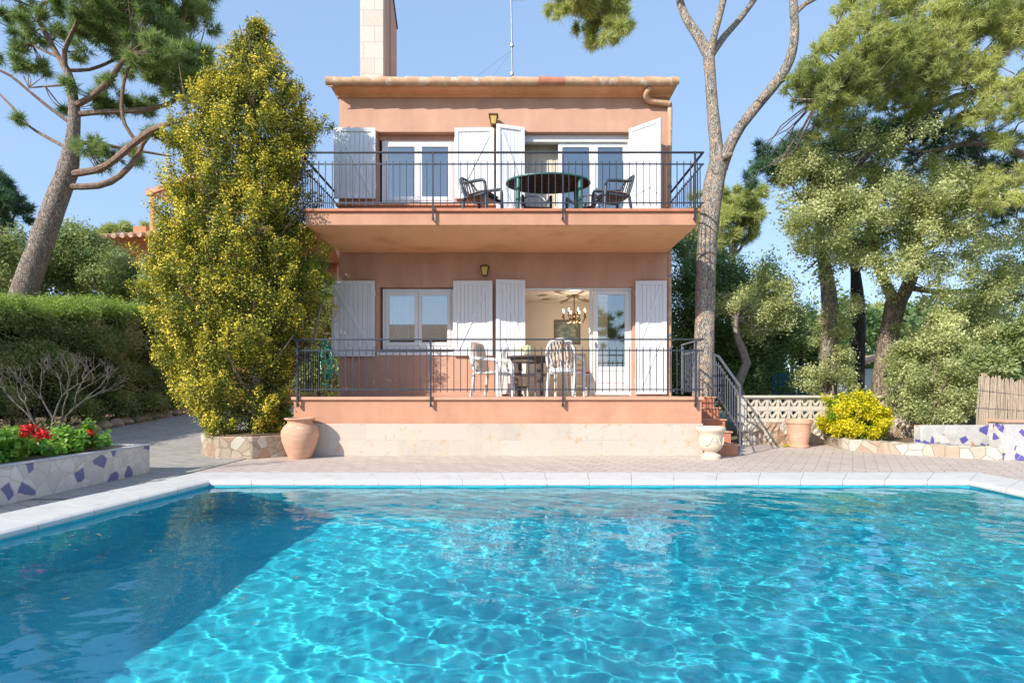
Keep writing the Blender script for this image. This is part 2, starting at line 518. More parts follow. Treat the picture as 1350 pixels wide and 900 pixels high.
# dirty patches drifting on the floor drain line: dark curved joint
# water: real waves on a fine grid
def water():
    xs = np.linspace(-4.15, 5.37, 640); ys = np.linspace(0.74, 6.41, 560)
    X, Y = np.meshgrid(xs, ys)
    Z = np.zeros_like(X)
    rng = np.random.default_rng(5)
    for lam, amp, cnt in ((1.6,.0022,5),(.75,.0017,8),(.38,.0011,14),(.2,.0005,16),(.11,.00018,14)):
        for _ in range(cnt):
            th = rng.normal(R(75), R(50)); l = lam*rng.uniform(.75, 1.3); k = 2*math.pi/l
            ph = rng.uniform(0, 6.28)
            wx = .25*np.sin(1.3*X + ph) + .25*np.sin(1.7*Y + ph*2)
            Z += amp*np.sin(k*(X*math.cos(th) + Y*math.sin(th)) + ph + wx*1.6)
    calm = 0.55 + 0.45*np.clip((X+2.6)/1.6, 0, 1)
    Z = Z*calm*WAVE
    # clamp inside the pool outline (left and right edges slant)
    nx, ny = len(xs), len(ys)
    xl = PI_NL[0] + (Y-PI_NL[1])/(PI_FL[1]-PI_NL[1])*(PI_FL[0]-PI_NL[0]) - .03
    xr = PI_NR[0] + (Y-PI_NR[1])/(PI_FR[1]-PI_NR[1])*(PI_FR[0]-PI_NR[0]) + .03
    X2 = np.clip(X, xl, xr)
    co = np.stack([X2, Y, Z+WZ], -1).reshape(-1, 3)
    idx = np.arange(nx*ny).reshape(ny, nx)
    f = np.stack([idx[:-1,:-1], idx[:-1,1:], idx[1:,1:], idx[1:,:-1]], -1)
    ok = (np.abs(X2[:-1,:-1]-X2[:-1,1:]) > 1e-5)
    f = f[ok].reshape(-1, 4)
    return raw_mesh('pool_water', co, f, MAT['water'], smooth=True)
def raw_mesh(name, co, quads, m, parent=None, smooth=False):
    """co (n,3) floats, quads (k,4) or (k,3) ints, in world space"""
    me = bpy.data.meshes.new(name)
    off = np.zeros(3); p = parent
    while p is not None:
        off += np.array(p.location); p = p.parent
    co = co - off
    k = quads.shape[1]
    me.vertices.add(len(co)); me.vertices.foreach_set('co', co.astype(np.float32).ravel())
    me.loops.add(quads.size); me.loops.foreach_set('vertex_index', quads.astype(np.int32).ravel())
    me.polygons.add(len(quads))
    me.polygons.foreach_set('loop_start', np.arange(0, quads.size, k, dtype=np.int32))
    me.polygons.foreach_set('loop_total', np.full(len(quads), k, dtype=np.int32))
    if smooth: me.polygons.foreach_set('use_smooth', np.ones(len(quads), dtype=bool))
    me.update(calc_edges=True)
    me.materials.append(m)
    o = bpy.data.objects.new(name, me); COL.objects.link(o); o.parent = parent
    return o
WAVE = 0.34
m, nt_, b_, o_ = newmat('pool_water')
nt_.nodes.remove(b_)
gg = N(nt_, 'ShaderNodeBsdfGlass', IOR=1.33, Roughness=0.0); gg.inputs[0].default_value = (.80,.97,1.0,1)
wv_ = coords(nt_, (1, 1.9, 1), (0, 0, R(12)))
bw = N(nt_, 'ShaderNodeBump', Strength=0.30, Distance=.006); nt_.links.new(noise(nt_, wv_, 6, 2, .5), bw.inputs['Height']); nt_.links.new(bw.outputs[0], gg.inputs['Normal'])
nt_.links.new(gg.outputs[0], o_.inputs[0])
MAT['water'] = m
wat = water(); tag(wat, kind='structure')
wat.cycles.is_caustics_caster = True
sun_d.cycles.is_caustics_light = True
# ------------------------------------------------------------------ villa
WY = 11.03; FY = 9.23
k_ = WY / F
def wx(px): return (px - 675)*k_
def wz(py): return CAMH + (516 - py)*k_
HX0, HX1 = -3.49, 3.14
BX0, BX1 = -3.49, 3.141
FL1, FL2 = 1.0, 4.17
ZT = 7.16
villa = thing('villa', 'two storey terracotta villa with white shutters, balcony and raised terrace behind the pool', 'house', (0, WY, 0))

# wall with openings: front sheet 0.28 thick made of blocks
OP = [  # x0,x1,z0,z1
    (wx(500), wx(598), 1.92-.03, 3.20),        # lower window
    (wx(691), wx(834), FL1, 3.20),             # lower door
    (wx(497), wx(600), 4.90, wz(174)),         # upper window
    (wx(691), wx(834), FL2, wz(174)),          # upper door
]
TH = 0.26
def front_wall():
    b = MB()
    xs = sorted({HX0, HX1, *[o[0] for o in OP], *[o[1] for o in OP]})
    zs = sorted({0.0, ZT, *[o[2] for o in OP], *[o[3] for o in OP]})
    vi = {}
    def V(i, j, d):
        key = (i, j, d)
        if key not in vi:
            vi[key] = len(b.v); b.v.append((xs[i], WY + d*TH, zs[j]))
        return vi[key]
    solid = {}
    for i in range(len(xs)-1):
        for j in range(len(zs)-1):
            cx = (xs[i]+xs[i+1])/2; cz = (zs[j]+zs[j+1])/2
            solid[i, j] = not any(o[0] < cx < o[1] and o[2] < cz < o[3] for o in OP)
    for (i, j), s_ in solid.items():
        if not s_: continue
        b.f.append((V(i,j,0), V(i+1,j,0), V(i+1,j+1,0), V(i,j+1,0)))
        b.f.append((V(i,j,1), V(i,j+1,1), V(i+1,j+1,1), V(i+1,j,1)))
        if not solid.get((i-1, j)): b.f.append((V(i,j,0), V(i,j+1,0), V(i,j+1,1), V(i,j,1)))
        if not solid.get((i+1, j)): b.f.append((V(i+1,j,0), V(i+1,j,1), V(i+1,j+1,1), V(i+1,j+1,0)))
        if not solid.get((i, j-1)): b.f.append((V(i,j,0), V(i,j,1), V(i+1,j,1), V(i+1,j,0)))
        if not solid.get((i, j+1)): b.f.append((V(i,j+1,0), V(i+1,j+1,0), V(i+1,j+1,1), V(i,j+1,1)))
    # the other three walls
    BK = 20.0
    b.box((HX0, WY+TH, 0), (HX0+.25, BK, ZT)); b.box((HX1-.25, WY+TH, 0), (HX1, BK, ZT)); b.box((HX0+.25, BK-.25, 0), (HX1-.25, BK, ZT))
    return b.build('wall', MAT['stucco'], villa)
front_wall()
# rooms behind the openings
b = MB()
def room(b, x0, x1, y0, y1, z0, z1):
    b.box((x0, y1, z0), (x1, y1+.1, z1)); b.box((x0-.1, y0, z0), (x0, y1, z1)); b.box((x1, y0, z0), (x1+.1, y1, z1))
    b.box((x0, y0, z1), (x1, y1, z1+.1))
room(b, HX0+.35, HX1-.35, WY+TH, 14.0, FL1, 3.36)
b.build('lower_room', MAT['room_wall'], villa)
b = MB(); room(b, HX0+.35, HX1-.35, WY+TH, 14.5, FL2, 6.75); b.build('upper_room', MAT['room_wall'], villa)
b = MB(); b.box((HX0+.26, WY+TH+.004, FL1-.08), (HX1-.26, 13.99, FL1-.004)); b.box((HX0+.26, WY+TH+.004, FL2-.2), (HX1-.26, 14.49, FL2-.004)); b.build('room_floor', MAT['room_dark'], villa)
b = MB(); b.box((wx(600)+.35, 12.6, FL1), (wx(600)+.75, 13.98, 2.62)); b.build('room_partition', MAT['wood_dark'], villa)

# window sill and frames -------------------------------------------------
def window(x0, x1, z0, z1, y, nleaf, name='window', deep=.06, bottom=.07):
    f = MB(); fw = .06
    f.box((x0, y, z0), (x1, y+deep, z0+bottom)); f.box((x0, y, z1-fw), (x1, y+deep, z1))
    f.box((x0, y, z0+bottom), (x0+fw, y+deep, z1-fw)); f.box((x1-fw, y, z0+bottom), (x1, y+deep, z1-fw))
    root = f.build(name, MAT['pvc'], villa, bevel=.004)
    W = (x1-x0-2*fw)/nleaf
    for i in range(nleaf):
        a = x0+fw+i*W; c = a+W
        g = MB(); s = .075
        zb, zt = z0+bottom, z1-fw
        yy = y-.015
        g.box((a+.003, yy, zb), (c-.003, yy+.05, zb+s)); g.box((a+.003, yy, zt-s), (c-.003, yy+.05, zt))
        g.box((a+.003, yy, zb+s), (a+s, yy+.05, zt-s)); g.box((c-s, yy, zb+s), (c-.003, yy+.05, zt-s))
        g.build('casement', MAT['pvc'], root, bevel=.004)
        p = MB(); p.box((a+s-.005, yy+.02, zb+s-.005), (c-s+.005, yy+.028, zt-s+.005))
        p.build('pane', MAT['glass'], root)
    return root
window(wx(503), wx(598)-.004, 1.95, 3.18, WY+.10, 2)
window(wx(501), wx(600)-.02, 4.93, wz(174)-.10, WY+.16, 2)
b = MB(); b.box((wx(500)-.04, WY-.03, 1.82), (wx(598)+.05, WY+.14, 1.885)); b.build('window_sill', MAT['white'], villa, bevel=.006)
b = MB(); b.box((wx(443), WY-.05, 4.83), (wx(660), WY+.16, 4.895)); b.build('window_sill', MAT['stucco_trim'], villa, bevel=.006)
# lower door: left part open, right leaf closed
def door_leaf(x0, x1, z0, z1, y, panel_z, fw=.10, name='door'):
    g = MB()
    g.box((x0, y, z0), (x0+fw, y+.05, z1)); g.box((x1-fw, y, z0), (x1, y+.05, z1))
    g.box((x0+fw, y, z1-fw), (x1-fw, y+.05, z1)); g.box((x0+fw, y, z0), (x1-fw, y+.05, z0+.1))
    if panel_z > z0+.15:
        g.box((x0+fw, y, panel_z), (x1-fw, y+.05, panel_z+.08)); g.box((x0+fw, y+.015, z0+.1), (x1-fw, y+.035, panel_z))
        g.box((x0+fw, y+.002, (z0+panel_z)/2), (x1-fw, y+.04, (z0+panel_z)/2+.03))
    root = g.build(name, MAT['pvc'], villa, bevel=.005)
    p = MB(); pz = panel_z+.08 if panel_z > z0+.15 else z0+.1
    p.box((x0+fw-.004, y+.02, pz-.004), (x1-fw+.004, y+.028, z1-fw+.004)); p.build('pane', MAT['glass'], root)
    h = MB(); h.box((x0+.035, y-.03, z0+.98), (x0+.055, y, z0+1.08)); h.bar((x0+.045, y-.035, z0+1.06), (x0+.045, y-.035, z0+.98), .02, .015)
    h.build('handle', MAT['metal_grey'], root)
    return root
door_leaf(wx(783), wx(832), 1.02, 3.17, WY+.12, 1.52)
f = MB(); f.box((wx(691)+.003, WY+.06, 3.155), (wx(834)-.003, WY+.2, 3.197)); f.box((wx(779), WY+.19, FL1+.003), (wx(782.5), WY+.235, 3.15)); f.box((wx(832), WY+.1, FL1+.003), (wx(834)-.003, WY+.2, 3.15))
f.build('door_frame', MAT['pvc'], villa, bevel=.004)
# upper door: open at the left, two leaves closed
UZ = wz(174)-.10
door_leaf(wx(737), wx(784), FL2+.02, UZ-.05, WY+.17, FL2, .085)
door_leaf(wx(784)+.004, wx(829), FL2+.02, UZ-.05, WY+.17, FL2, .085)
f = MB(); f.box((wx(691)+.003, WY+.12, UZ-.045), (wx(834)-.003, WY+.25, UZ)); f.box((wx(829)+.004, WY+.13, FL2+.003), (wx(834)-.003, WY+.25, UZ-.048)); f.box((wx(691)+.003, WY+.13, UZ), (wx(834)-.003, WY+.25, wz(174)-.002))
f.build('door_frame', MAT['pvc'], villa, bevel=.004)
f = MB(); f.box((wx(497)+.003, WY+.14, wz(174)-.10), (wx(600)-.003, WY+.25, wz(174)-.002)); f.build('window_head', MAT['stucco'], villa)

# shutters ---------------------------------------------------------------
def shutter(hinge, width, z0, z1, ang, side, braces, y=WY-.03):
    """hinge: x of the hinged edge; side +1 opens towards +x, ang tilts it away from the wall"""
    o = Vector((hinge, y, 0)); d = Vector((side*math.cos(ang), -math.sin(ang), 0)); n = Vector((d.y, -d.x, 0))
    if n.y > 0: n = -n
    T = .03
    def blk(b, a, c, za, zb, out=0.0, t=T):
        p = o + d*((a+c)/2) + n*(out + t/2)
        b.obox((p.x, p.y, (za+zb)/2), d*((c-a)/2), n*(t/2), (0,0,(zb-za)/2))
    b = MB(); np_ = max(4, round(width/.105)); wdt = (width-.12)/np_
    for i in range(np_):
        blk(b, .06+i*wdt+.0025, .06+(i+1)*wdt-.0025, z0+.06, z1-.06, .004, .018)
    panel = b.build('shutter', MAT['white'], villa)
    b = MB()
    blk(b, 0, .075, z0, z1, 0, .045); blk(b, width-.075, width, z0, z1, 0, .045)
    blk(b, .0752, width-.0752, z1-.075, z1, 0, .044); blk(b, .0752, width-.0752, z0, z0+.075, 0, .044)
    b.build('shutter_frame', MAT['white'], panel, bevel=.004)
    for (u0, v0, u1, v1) in braces:
        a_ = o + d*(.075+(width-.15)*u0) + n*.030; c_ = o + d*(.075+(width-.15)*u1) + n*.030
        a_.z = z0+.08+(z1-z0-.16)*v0; c_.z = z0+.08+(z1-z0-.16)*v1
        b = MB(); b.bar(a_, c_, 0.016, .055, up=n.cross(c_-a_)); 
        b.build('brace', MAT['white'], panel, bevel=.003)
    for zz in (z0+.25, z1-.25):
        MB().tube([o + n*.02 + Vector((0,0,zz-.05)), o + n*.02 + Vector((0,0,zz+.05))], .012, 6).build('hinge', MAT['white'], panel)
    return panel
a5 = 0.03
shutter(wx(495), .86, wz(470), wz(371), a5, -1, [(0,.05,1,.95)])
shutter(wx(598), .79, wz(469), wz(371), a5, 1, [(0,0,.93,.95)])
shutter(wx(692), .59, FL1+.04, wz(370), .13, -1, [(.05,.5,.85,.97),(.05,.02,.85,.5)])
shutter(wx(837), .62, FL1+.04, wz(371), a5, 1, [(.1,.5,.9,.97),(.1,.04,.9,.48)])
shutter(wx(496), .83, 4.96, wz(171), a5, -1, [(0,.0,.95,1)])
shutter(wx(600), .79, 4.96, wz(171), a5, 1, [(0,.0,.97,.97)])
shutter(wx(691), .58, FL2+.04, wz(170), .28, -1, [(.02,.45,.9,.97),(.02,.02,.85,.44)])
shutter(wx(830), .68, FL2+.04, wz(172), .72, 1, [(.1,.42,.8,.97),(0,.36,.9,.42),(.3,.02,1,.38)])

# balcony ----------------------------------------------------------------
b = MB(); b.box((BX0, FY, 3.90), (BX1, WY-.001, 4.12)); b.build('balcony_slab', MAT['stucco_trim'], villa, bevel=.008)
b = MB(); b.box((BX0-.03, FY-.045, 4.122), (BX1+.03, WY-.002, FL2)); b.build('balcony_floor_edge', MAT['tile_red'], villa, bevel=.008)
b = MB(); b.box((BX0+.02, FY+.02, 3.892), (BX1-.02, WY-.004, 3.8985)); b.build('balcony_soffit', MAT['soffit'], villa)
# terrace ----------------------------------------------------------------
TX0, TX1 = -3.69, 3.205
b = MB(); b.box((TX0, FY, 0.0), (TX1, WY-.002, .945)); b.build('terrace_base', MAT['stucco_trim'], villa, bevel=.006)
b = MB(); b.box((TX0+.02, FY-.035, 0.0), (TX1+.012, FY-.002, .55)); b.build('stone_cladding', MAT['travertine'], villa, bevel=.004)
b = MB(); b.box((TX0-.03, FY-.045, .947), (TX1+.03, WY-.003, FL1)); b.build('terrace_floor', M('terrace_tile', (.60,.33,.22), .6, .12, 4, .1, 30), villa, bevel=.01)
# steps at the right of the terrace, coming down towards the pool
for i in range(5):
    y0 = 9.22 + i*.26; z1 = .04 + .2*(i+.0) + .16
    z1 = (.20, .40, .60, .80, .995)[i]
    b = MB(); b.box((TX1+.014, y0+.002, 0), (3.80, (y0+.262) if i < 4 else WY, z1-.03)); s_ = b.build('step', MAT['tile_red'], villa)
    b = MB(); b.box((TX1+.014, y0-.02, z1-.028), (3.83, (y0+.262) if i < 4 else WY, z1)); b.build('tread', MAT['stucco_trim'], s_, bevel=.008)

# roof -------------------------------------------------------------------
roof = MB()
EY = 10.70   # front of the eave
# roof slab with a low slope
roof.xprism([(EY+.10, 7.20), (15.5, 7.7), (20.3, 7.2), (20.3, 7.1), (EY+.10, 7.12)], HX0-.10, HX1+.12)
rf_ = roof.build('roof', MAT['roof_tile'], villa)
b = MB()   # cornice under the eave: cove profile along the front
prof = [(WY+.02, 7.02), (WY-.03, 7.02), (WY-.035, 7.05), (WY-.07, 7.055)]
for i in range(9):
    a = i/8*math.pi/2
    prof.append((WY-.08-.20*math.sin(a), 7.06+.055*(1-math.cos(a))))
prof += [(EY+.10, 7.13), (WY+.02, 7.145)]
b.xprism(prof, HX0-.04, HX1+.06)
b.build('cornice', MAT['soffit'], villa, smooth=True)
# row of half round tiles laid along the eave
x = HX0-.15; i = 0
while x < HX1+.06:
    L = .52
    x1 = min(x+L+.03, HX1+.13)
    v_ = []; f_ = []
    for t, r, xx in ((0, .100, x), (1, .078, x1)):
        for inner_ in (0, 1):
            rr = r - .014*inner_
            for q in range(9):
                a = math.pi*(-.38 + 1.5*q/8)
                v_.append((xx, EY+.03 - rr*math.cos(a)*1.15, 7.165 + rr*math.sin(a)*1.0))
    for q in range(8):
        f_ += [(q, q+1, 18+q+1, 18+q), (9+q, 27+q, 27+q+1, 9+q+1), (q, 9+q, 9+q+1, q+1), (18+q, 18+q+1, 27+q+1, 27+q)]
    f_ += [(0, 18, 27, 9), (8, 17, 35, 26)]
    m_ = MAT['roof_tile_red'] if i in (8,) else MAT['roof_tile']
    MB().add(v_, f_).build('eave_tile', m_, rf_, smooth=True)
    x += L; i += 1
# ends of the tile rows behind it
for q in range(30):
    xx = HX0 + .02 + q*.225
    b = MB(); b.tube([(xx, EY+.12, 7.215), (xx, EY+.62, 7.255)], [.075, .065], 10)
    b.build('roof_tile', MAT['roof_tile'], rf_, smooth=True)

# chimney
CX0, CX1, CY0, CY1 = -3.115, -2.645, 11.2, 12.55
b = MB(); b.box((CX0, CY0, 7.2), (CX1, CY0+.12, 10.6)); b.build('chimney_face', None, rf_)
ch = KIDS(rf_)[-1]
m, nt_, b_, o_ = newmat('pale_brick_chimney')
v = coords(nt_); sx = nt_.nodes.new('ShaderNodeSeparateXYZ'); nt_.links.new(v, sx.inputs[0])
cb = nt_.nodes.new('ShaderNodeCombineXYZ'); nt_.links.new(sx.outputs[0], cb.inputs[0]); nt_.links.new(sx.outputs[2], cb.inputs[1])
br = N(nt_, 'ShaderNodeTexBrick', Scale=1.0); br.inputs['Brick Width'].default_value = .47; br.inputs['Row Height'].default_value = .33; br.inputs['Mortar Size'].default_value = .006
br.inputs['Color1'].default_value = (.66,.60,.53,1); br.inputs['Color2'].default_value = (.60,.52,.45,1); br.inputs['Mortar'].default_value = (.42,.37,.32,1)
nt_.links.new(cb.outputs[0], br.inputs['Vector'])
c = mixc(nt_, ramp(nt_, noise(nt_, v, 12, 6, .7), [(.55,(0,0,0)),(.68,(.6,.6,.6))]), br.outputs[0], (.45,.38,.31))
nt_.links.new(c, b_.inputs['Base Color']); b_.inputs['Roughness'].default_value = .85
ch.data.materials.append(m)
b = MB()
b.xprism([(CY0+.122, 7.2), (CY1, 7.2), (CY1, 9.42), (CY0+.122, 10.55)], CX0+.01, CX1-.004)
b.build('chimney', MAT['stucco'], rf_)
b = MB(); b.bar((CX1-.01, CY0+.12, 10.58), (CX1-.01, CY1+.03, 9.43), .06, .03); b.build('chimney_flashing', MAT['iron'], rf_)
b = MB(); b.box((CX1-.004, 11.82, 7.3), (CX1+.02, 11.88, 9.95)); b.build('chimney_rib', MAT['stucco'], rf_)

# downpipe
b = MB()
pa = P(858, 110, 10.66); pb = P(858, 128, 10.72); 
b.tube([(pa.x, 10.78, 7.16), (pa.x+.01, 10.78, 7.08), (pa.x-.04, 10.80, 7.02), (pa.x-.05, 10.86, 6.96), (pa.x+.06, 10.93, 6.90), (HX1-.05, 10.95, 6.87), (HX1+.03, 10.95, 6.85)], .055, 12, smooth=1)
b.tube([(HX1+.035, 10.99, 6.88), (HX1+.045, 11.0, 6.7), (HX1+.045, 11.06, 5.5), (HX1+.045, 11.06, 1.0)], .045, 12)
b.build('downpipe', MAT['roof_tile'], villa, smooth=True)
for zz in (6.3, 5.2, 3.4, 2.2): MB().tube([(HX1+.045, 11.06, zz), (HX1+.045, 11.06, zz+.05)], .053, 12).build('pipe_clamp', MAT['metal_grey'], villa)

# ------------------------------------------------------------------ railings
def railing_front(root, x0, x1, y, zt, zm, zb, posts, post_bottom, mat, ztop_b, zbot_b, spacing=.1135):
    b = MB(); b.box((x0, y-.02, zt-.012), (x1, y+.02, zt+.012)); b.build('top_rail', mat, root, bevel=.003)
    b = MB(); b.box((x0, y-.007, zm-.011), (x1, y+.007, zm+.011)); b.build('middle_rail', mat, root)
    b = MB(); b.box((x0, y-.007, zb-.010), (x1, y+.007, zb+.010)); b.build('bottom_rail', mat, root)
    for px_ in posts:
        b = MB(); b.box((px_-.014, y-.029, post_bottom), (px_+.014, y-.0225, zt+.01)); b.box((px_-.012, y-.024, post_bottom), (px_+.012, y+.012, zt-.013))
        b.box((px_-.02, y-.012, post_bottom+.02), (px_+.02, FY-.03, post_bottom+.05))
        b.build('post', mat, root)
    n = round((x1-x0)/spacing); first = None
    for i in range(1, n):
        xx = x0 + (x1-x0)*i/n
        if min(abs(xx-p) for p in posts) < .03: continue
        baluster(root, xx, y, zbot_b, ztop_b, mat)
BAL = {}
def baluster(root, x, y, z0, z1, mat):
    """thin square bar with pointed ends; copies share one mesh"""
    key = (round(z1-z0, 3), mat.name)
    if key not in BAL:
        b = MB(); h = z1-z0; r = .0065
        b.box((-r,-r,.02), (r,r,h-.02))
        b.add([(-r,-r,h-.02),(r,-r,h-.02),(r,r,h-.02),(-r,r,h-.02),(0,0,h)], [(0,1,4),(1,2,4),(2,3,4),(3,0,4)])
        b.add([(-r,-r,.02),(r,-r,.02),(r,r,.02),(-r,r,.02),(0,0,0)], [(1,0,4),(2,1,4),(3,2,4),(0,3,4)])
        o = b.build('baluster', mat, None); BAL[key] = o; first = True
    else:
        o = BAL[key].copy(); COL.objects.link(o)
    o.parent = root
    o.location = Vector((x, y, z0)) - Vector(root.location)
    return o
def railing_side(root, x, y0, y1, zt, zm, zb, mat, ztb, zbb, sp=.1135, end_post=False):
    b = MB(); b.box((x-.02, y0, zt-.012), (x+.02, y1, zt+.012)); b.build('top_rail', mat, root, bevel=.003)
    b = MB(); b.box((x-.007, y0, zm-.011), (x+.007, y1, zm+.011)); b.build('middle_rail', mat, root)
    b = MB(); b.box((x-.007, y0, zb-.010), (x+.007, y1, zb+.010)); b.build('bottom_rail', mat, root)
    n = round((y1-y0)/sp)
    for i in range(1, n): baluster(root, x, y0+(y1-y0)*i/n, zbb, ztb, mat)
    if end_post:
        b = MB(); b.box((x-.015, y1-.03, zb-.08), (x+.015, y1, zt-.013)); b.build('post', mat, root)
RY = 9.17
def pxf(px): return (px-675)*RY/F
r1 = thing('balcony_railing', 'dark iron railing of thin pointed bars round the upper balcony', 'railing', (0, RY, 3.95))
railing_front(r1, -3.585, 3.225, RY, 5.10, 4.905, 4.255, [-3.52, pxf(571), pxf(742), pxf(916)], 3.955, MAT['iron'], 4.965, 4.19)
railing_side(r1, -3.565, RY+.022, WY, 5.10, 4.905, 4.255, MAT['iron'], 4.965, 4.19)
railing_side(r1, 3.205, RY+.022, WY, 5.10, 4.905, 4.255, MAT['iron'], 4.965, 4.19)
r2 = thing('terrace_railing', 'dark iron railing of thin pointed bars along the ground floor terrace', 'railing', (0, RY, .8))
railing_front(r2, -3.70, 3.225, RY, 1.965, 1.78, 1.125, [pxf(392.5), pxf(568), pxf(742), pxf(917)], .83, MAT['iron'], 1.845, 1.07)
railing_side(r2, -3.64, RY+.022, WY, 1.965, 1.78, 1.125, MAT['iron'], 1.845, 1.07)
railing_side(r2, 3.19, RY+.022, 10.25, 1.965, 1.78, 1.125, MAT['iron_grey'], 1.845, 1.07, end_post=True)
# stair railing: slopes down towards the pool
r3 = thing('stair_railing', 'sloping grey iron railing beside the red terrace steps', 'railing', (3.84, 9.3, 0))
sx = 3.855; A = Vector((sx, 10.42, 1.80)); A2 = Vector((sx, 10.18, 1.74)); B = Vector((sx, 9.22, 1.17))
def slope_rail(name, dz, w_, h_):
    b = MB(); b.bar(A+Vector((0,0,dz)), A2+Vector((0,0,dz)), w_, h_); b.bar(A2+Vector((0,0,dz)), B+Vector((0,0,dz)), w_, h_)
    b.build(name, MAT['iron_grey'], r3)
slope_rail('top_rail', 0, .04, .024); slope_rail('middle_rail', -.17, .014, .022); slope_rail('bottom_rail', -.76, .014, .022)
for (yy, zt) in ((9.24, 1.18), (10.40, 1.79)):
    b = MB(); b.box((sx-.014, yy-.014, 0.0 if yy < 9.5 else .8), (sx+.014, yy+.014, zt)); b.build('post', MAT['iron_grey'], r3)
for i in range(1, 11):
    yy = 9.24 + i*.106
    t = (yy-9.22)/(10.18-9.22); z = 1.17 + .57*min(t, 1) + max(0, yy-10.18)*.25
    baluster(r3, sx, yy, z-.82, z-.10, MAT['iron_grey'])
# ------------------------------------------------------------------ lamps, antenna
def wall_lamp(loc, label, s=1.0):
    t = thing('wall_lantern', label, 'wall lamp', loc, 0, 'yellow glass lanterns on the villa front')
    x, y, z = loc
    b = MB(); b.box((x-.03, y-.02, z-.12), (x+.03, y, z+.05)); b.bar((x, y-.01, z+.02), (x, y-.12, z+.04), .02, .02)
    b.build('bracket', MAT['brass'], t)
    b = MB(); a, c, h = .075*s, .048*s, .16*s; cy = y-.13
    vs = [(x+i*r, cy+j*r, zz) for r, zz in ((c, z-.13), (a, z-.13+h)) for i, j in ((-1,-1),(1,-1),(1,1),(-1,1))]
    b.add(vs, [(0,3,2,1),(0,1,5,4),(1,2,6,5),(2,3,7,6),(3,0,4,7),(4,5,6,7)]); b.build('lamp_glass', MAT['amber'], t)
    b = MB()
    for k in range(4): b.bar(vs[k], vs[k+4], .012, .012)
    zt = z-.13+h
    b.box((x-a-.02, cy-a-.02, zt), (x+a+.02, cy+a+.02, zt+.02))
    b.add([(x-a-.02,cy-a-.02,zt+.021),(x+a+.02,cy-a-.02,zt+.021),(x+a+.02,cy+a+.02,zt+.021),(x-a-.02,cy+a+.02,zt+.021),(x,cy,zt+.07)],[(0,1,4),(1,2,4),(2,3,4),(3,0,4),(3,2,1,0)])
    b.box((x-c-.008, cy-c-.008, z-.145), (x+c+.008, cy+c+.008, z-.131)); b.build('lamp_frame', MAT['brass'], t)
    return t
MAT['amber'] = M('amber_glass', (.62,.42,.10), .25, .35, 30, .3, 60)
wall_lamp((wx(651), WY, wz(160)), 'small yellow glass lantern on the wall above the upper middle shutters')
wall_lamp((wx(639.5), WY, wz(356)), 'small yellow glass lantern on the shaded wall under the balcony', .95)

t = thing('antenna', 'tall thin television antenna mast rising from the roof', 'antenna', (.02, 12.5, 7.3))
ap = .02
b = MB(); b.tube([(ap, 12.5, 7.25), (ap-.02, 12.5, 8.9), (ap-.06, 12.5, 11.3)], .018, 8); b.build('mast', MAT['iron_grey'], t)
for z_, nm in ((8.35, 0), (9.0, 0)): MB().tube([(ap-.02, 12.5, z_-.03), (ap-.02, 12.5, z_+.03)], .04, 8).build('clamp', MAT['metal_grey'], t)
b = MB(); b.tube([(ap-.05, 12.5, 10.15), (ap+.32, 12.3, 9.98)], .010, 6)
for i in range(7):
    x_ = ap + .02 + i*.045; z_ = 10.12 - i*.02; b.tube([(x_-.03, 12.5-i*.028, z_-.11), (x_+.03, 12.5-i*.028, z_+.11)], .005, 5)
b.build('receiver_arm', MAT['metal_grey'], t)
for dx, dz in ((-1.9, 7.35), (-1.0, 7.4), (1.4, 7.4)): MB().tube([(ap-.02, 12.5, 8.9), (ap+dx, 12.3, dz)], .0035, 4).build('guy_wire', MAT['metal_grey'], t)

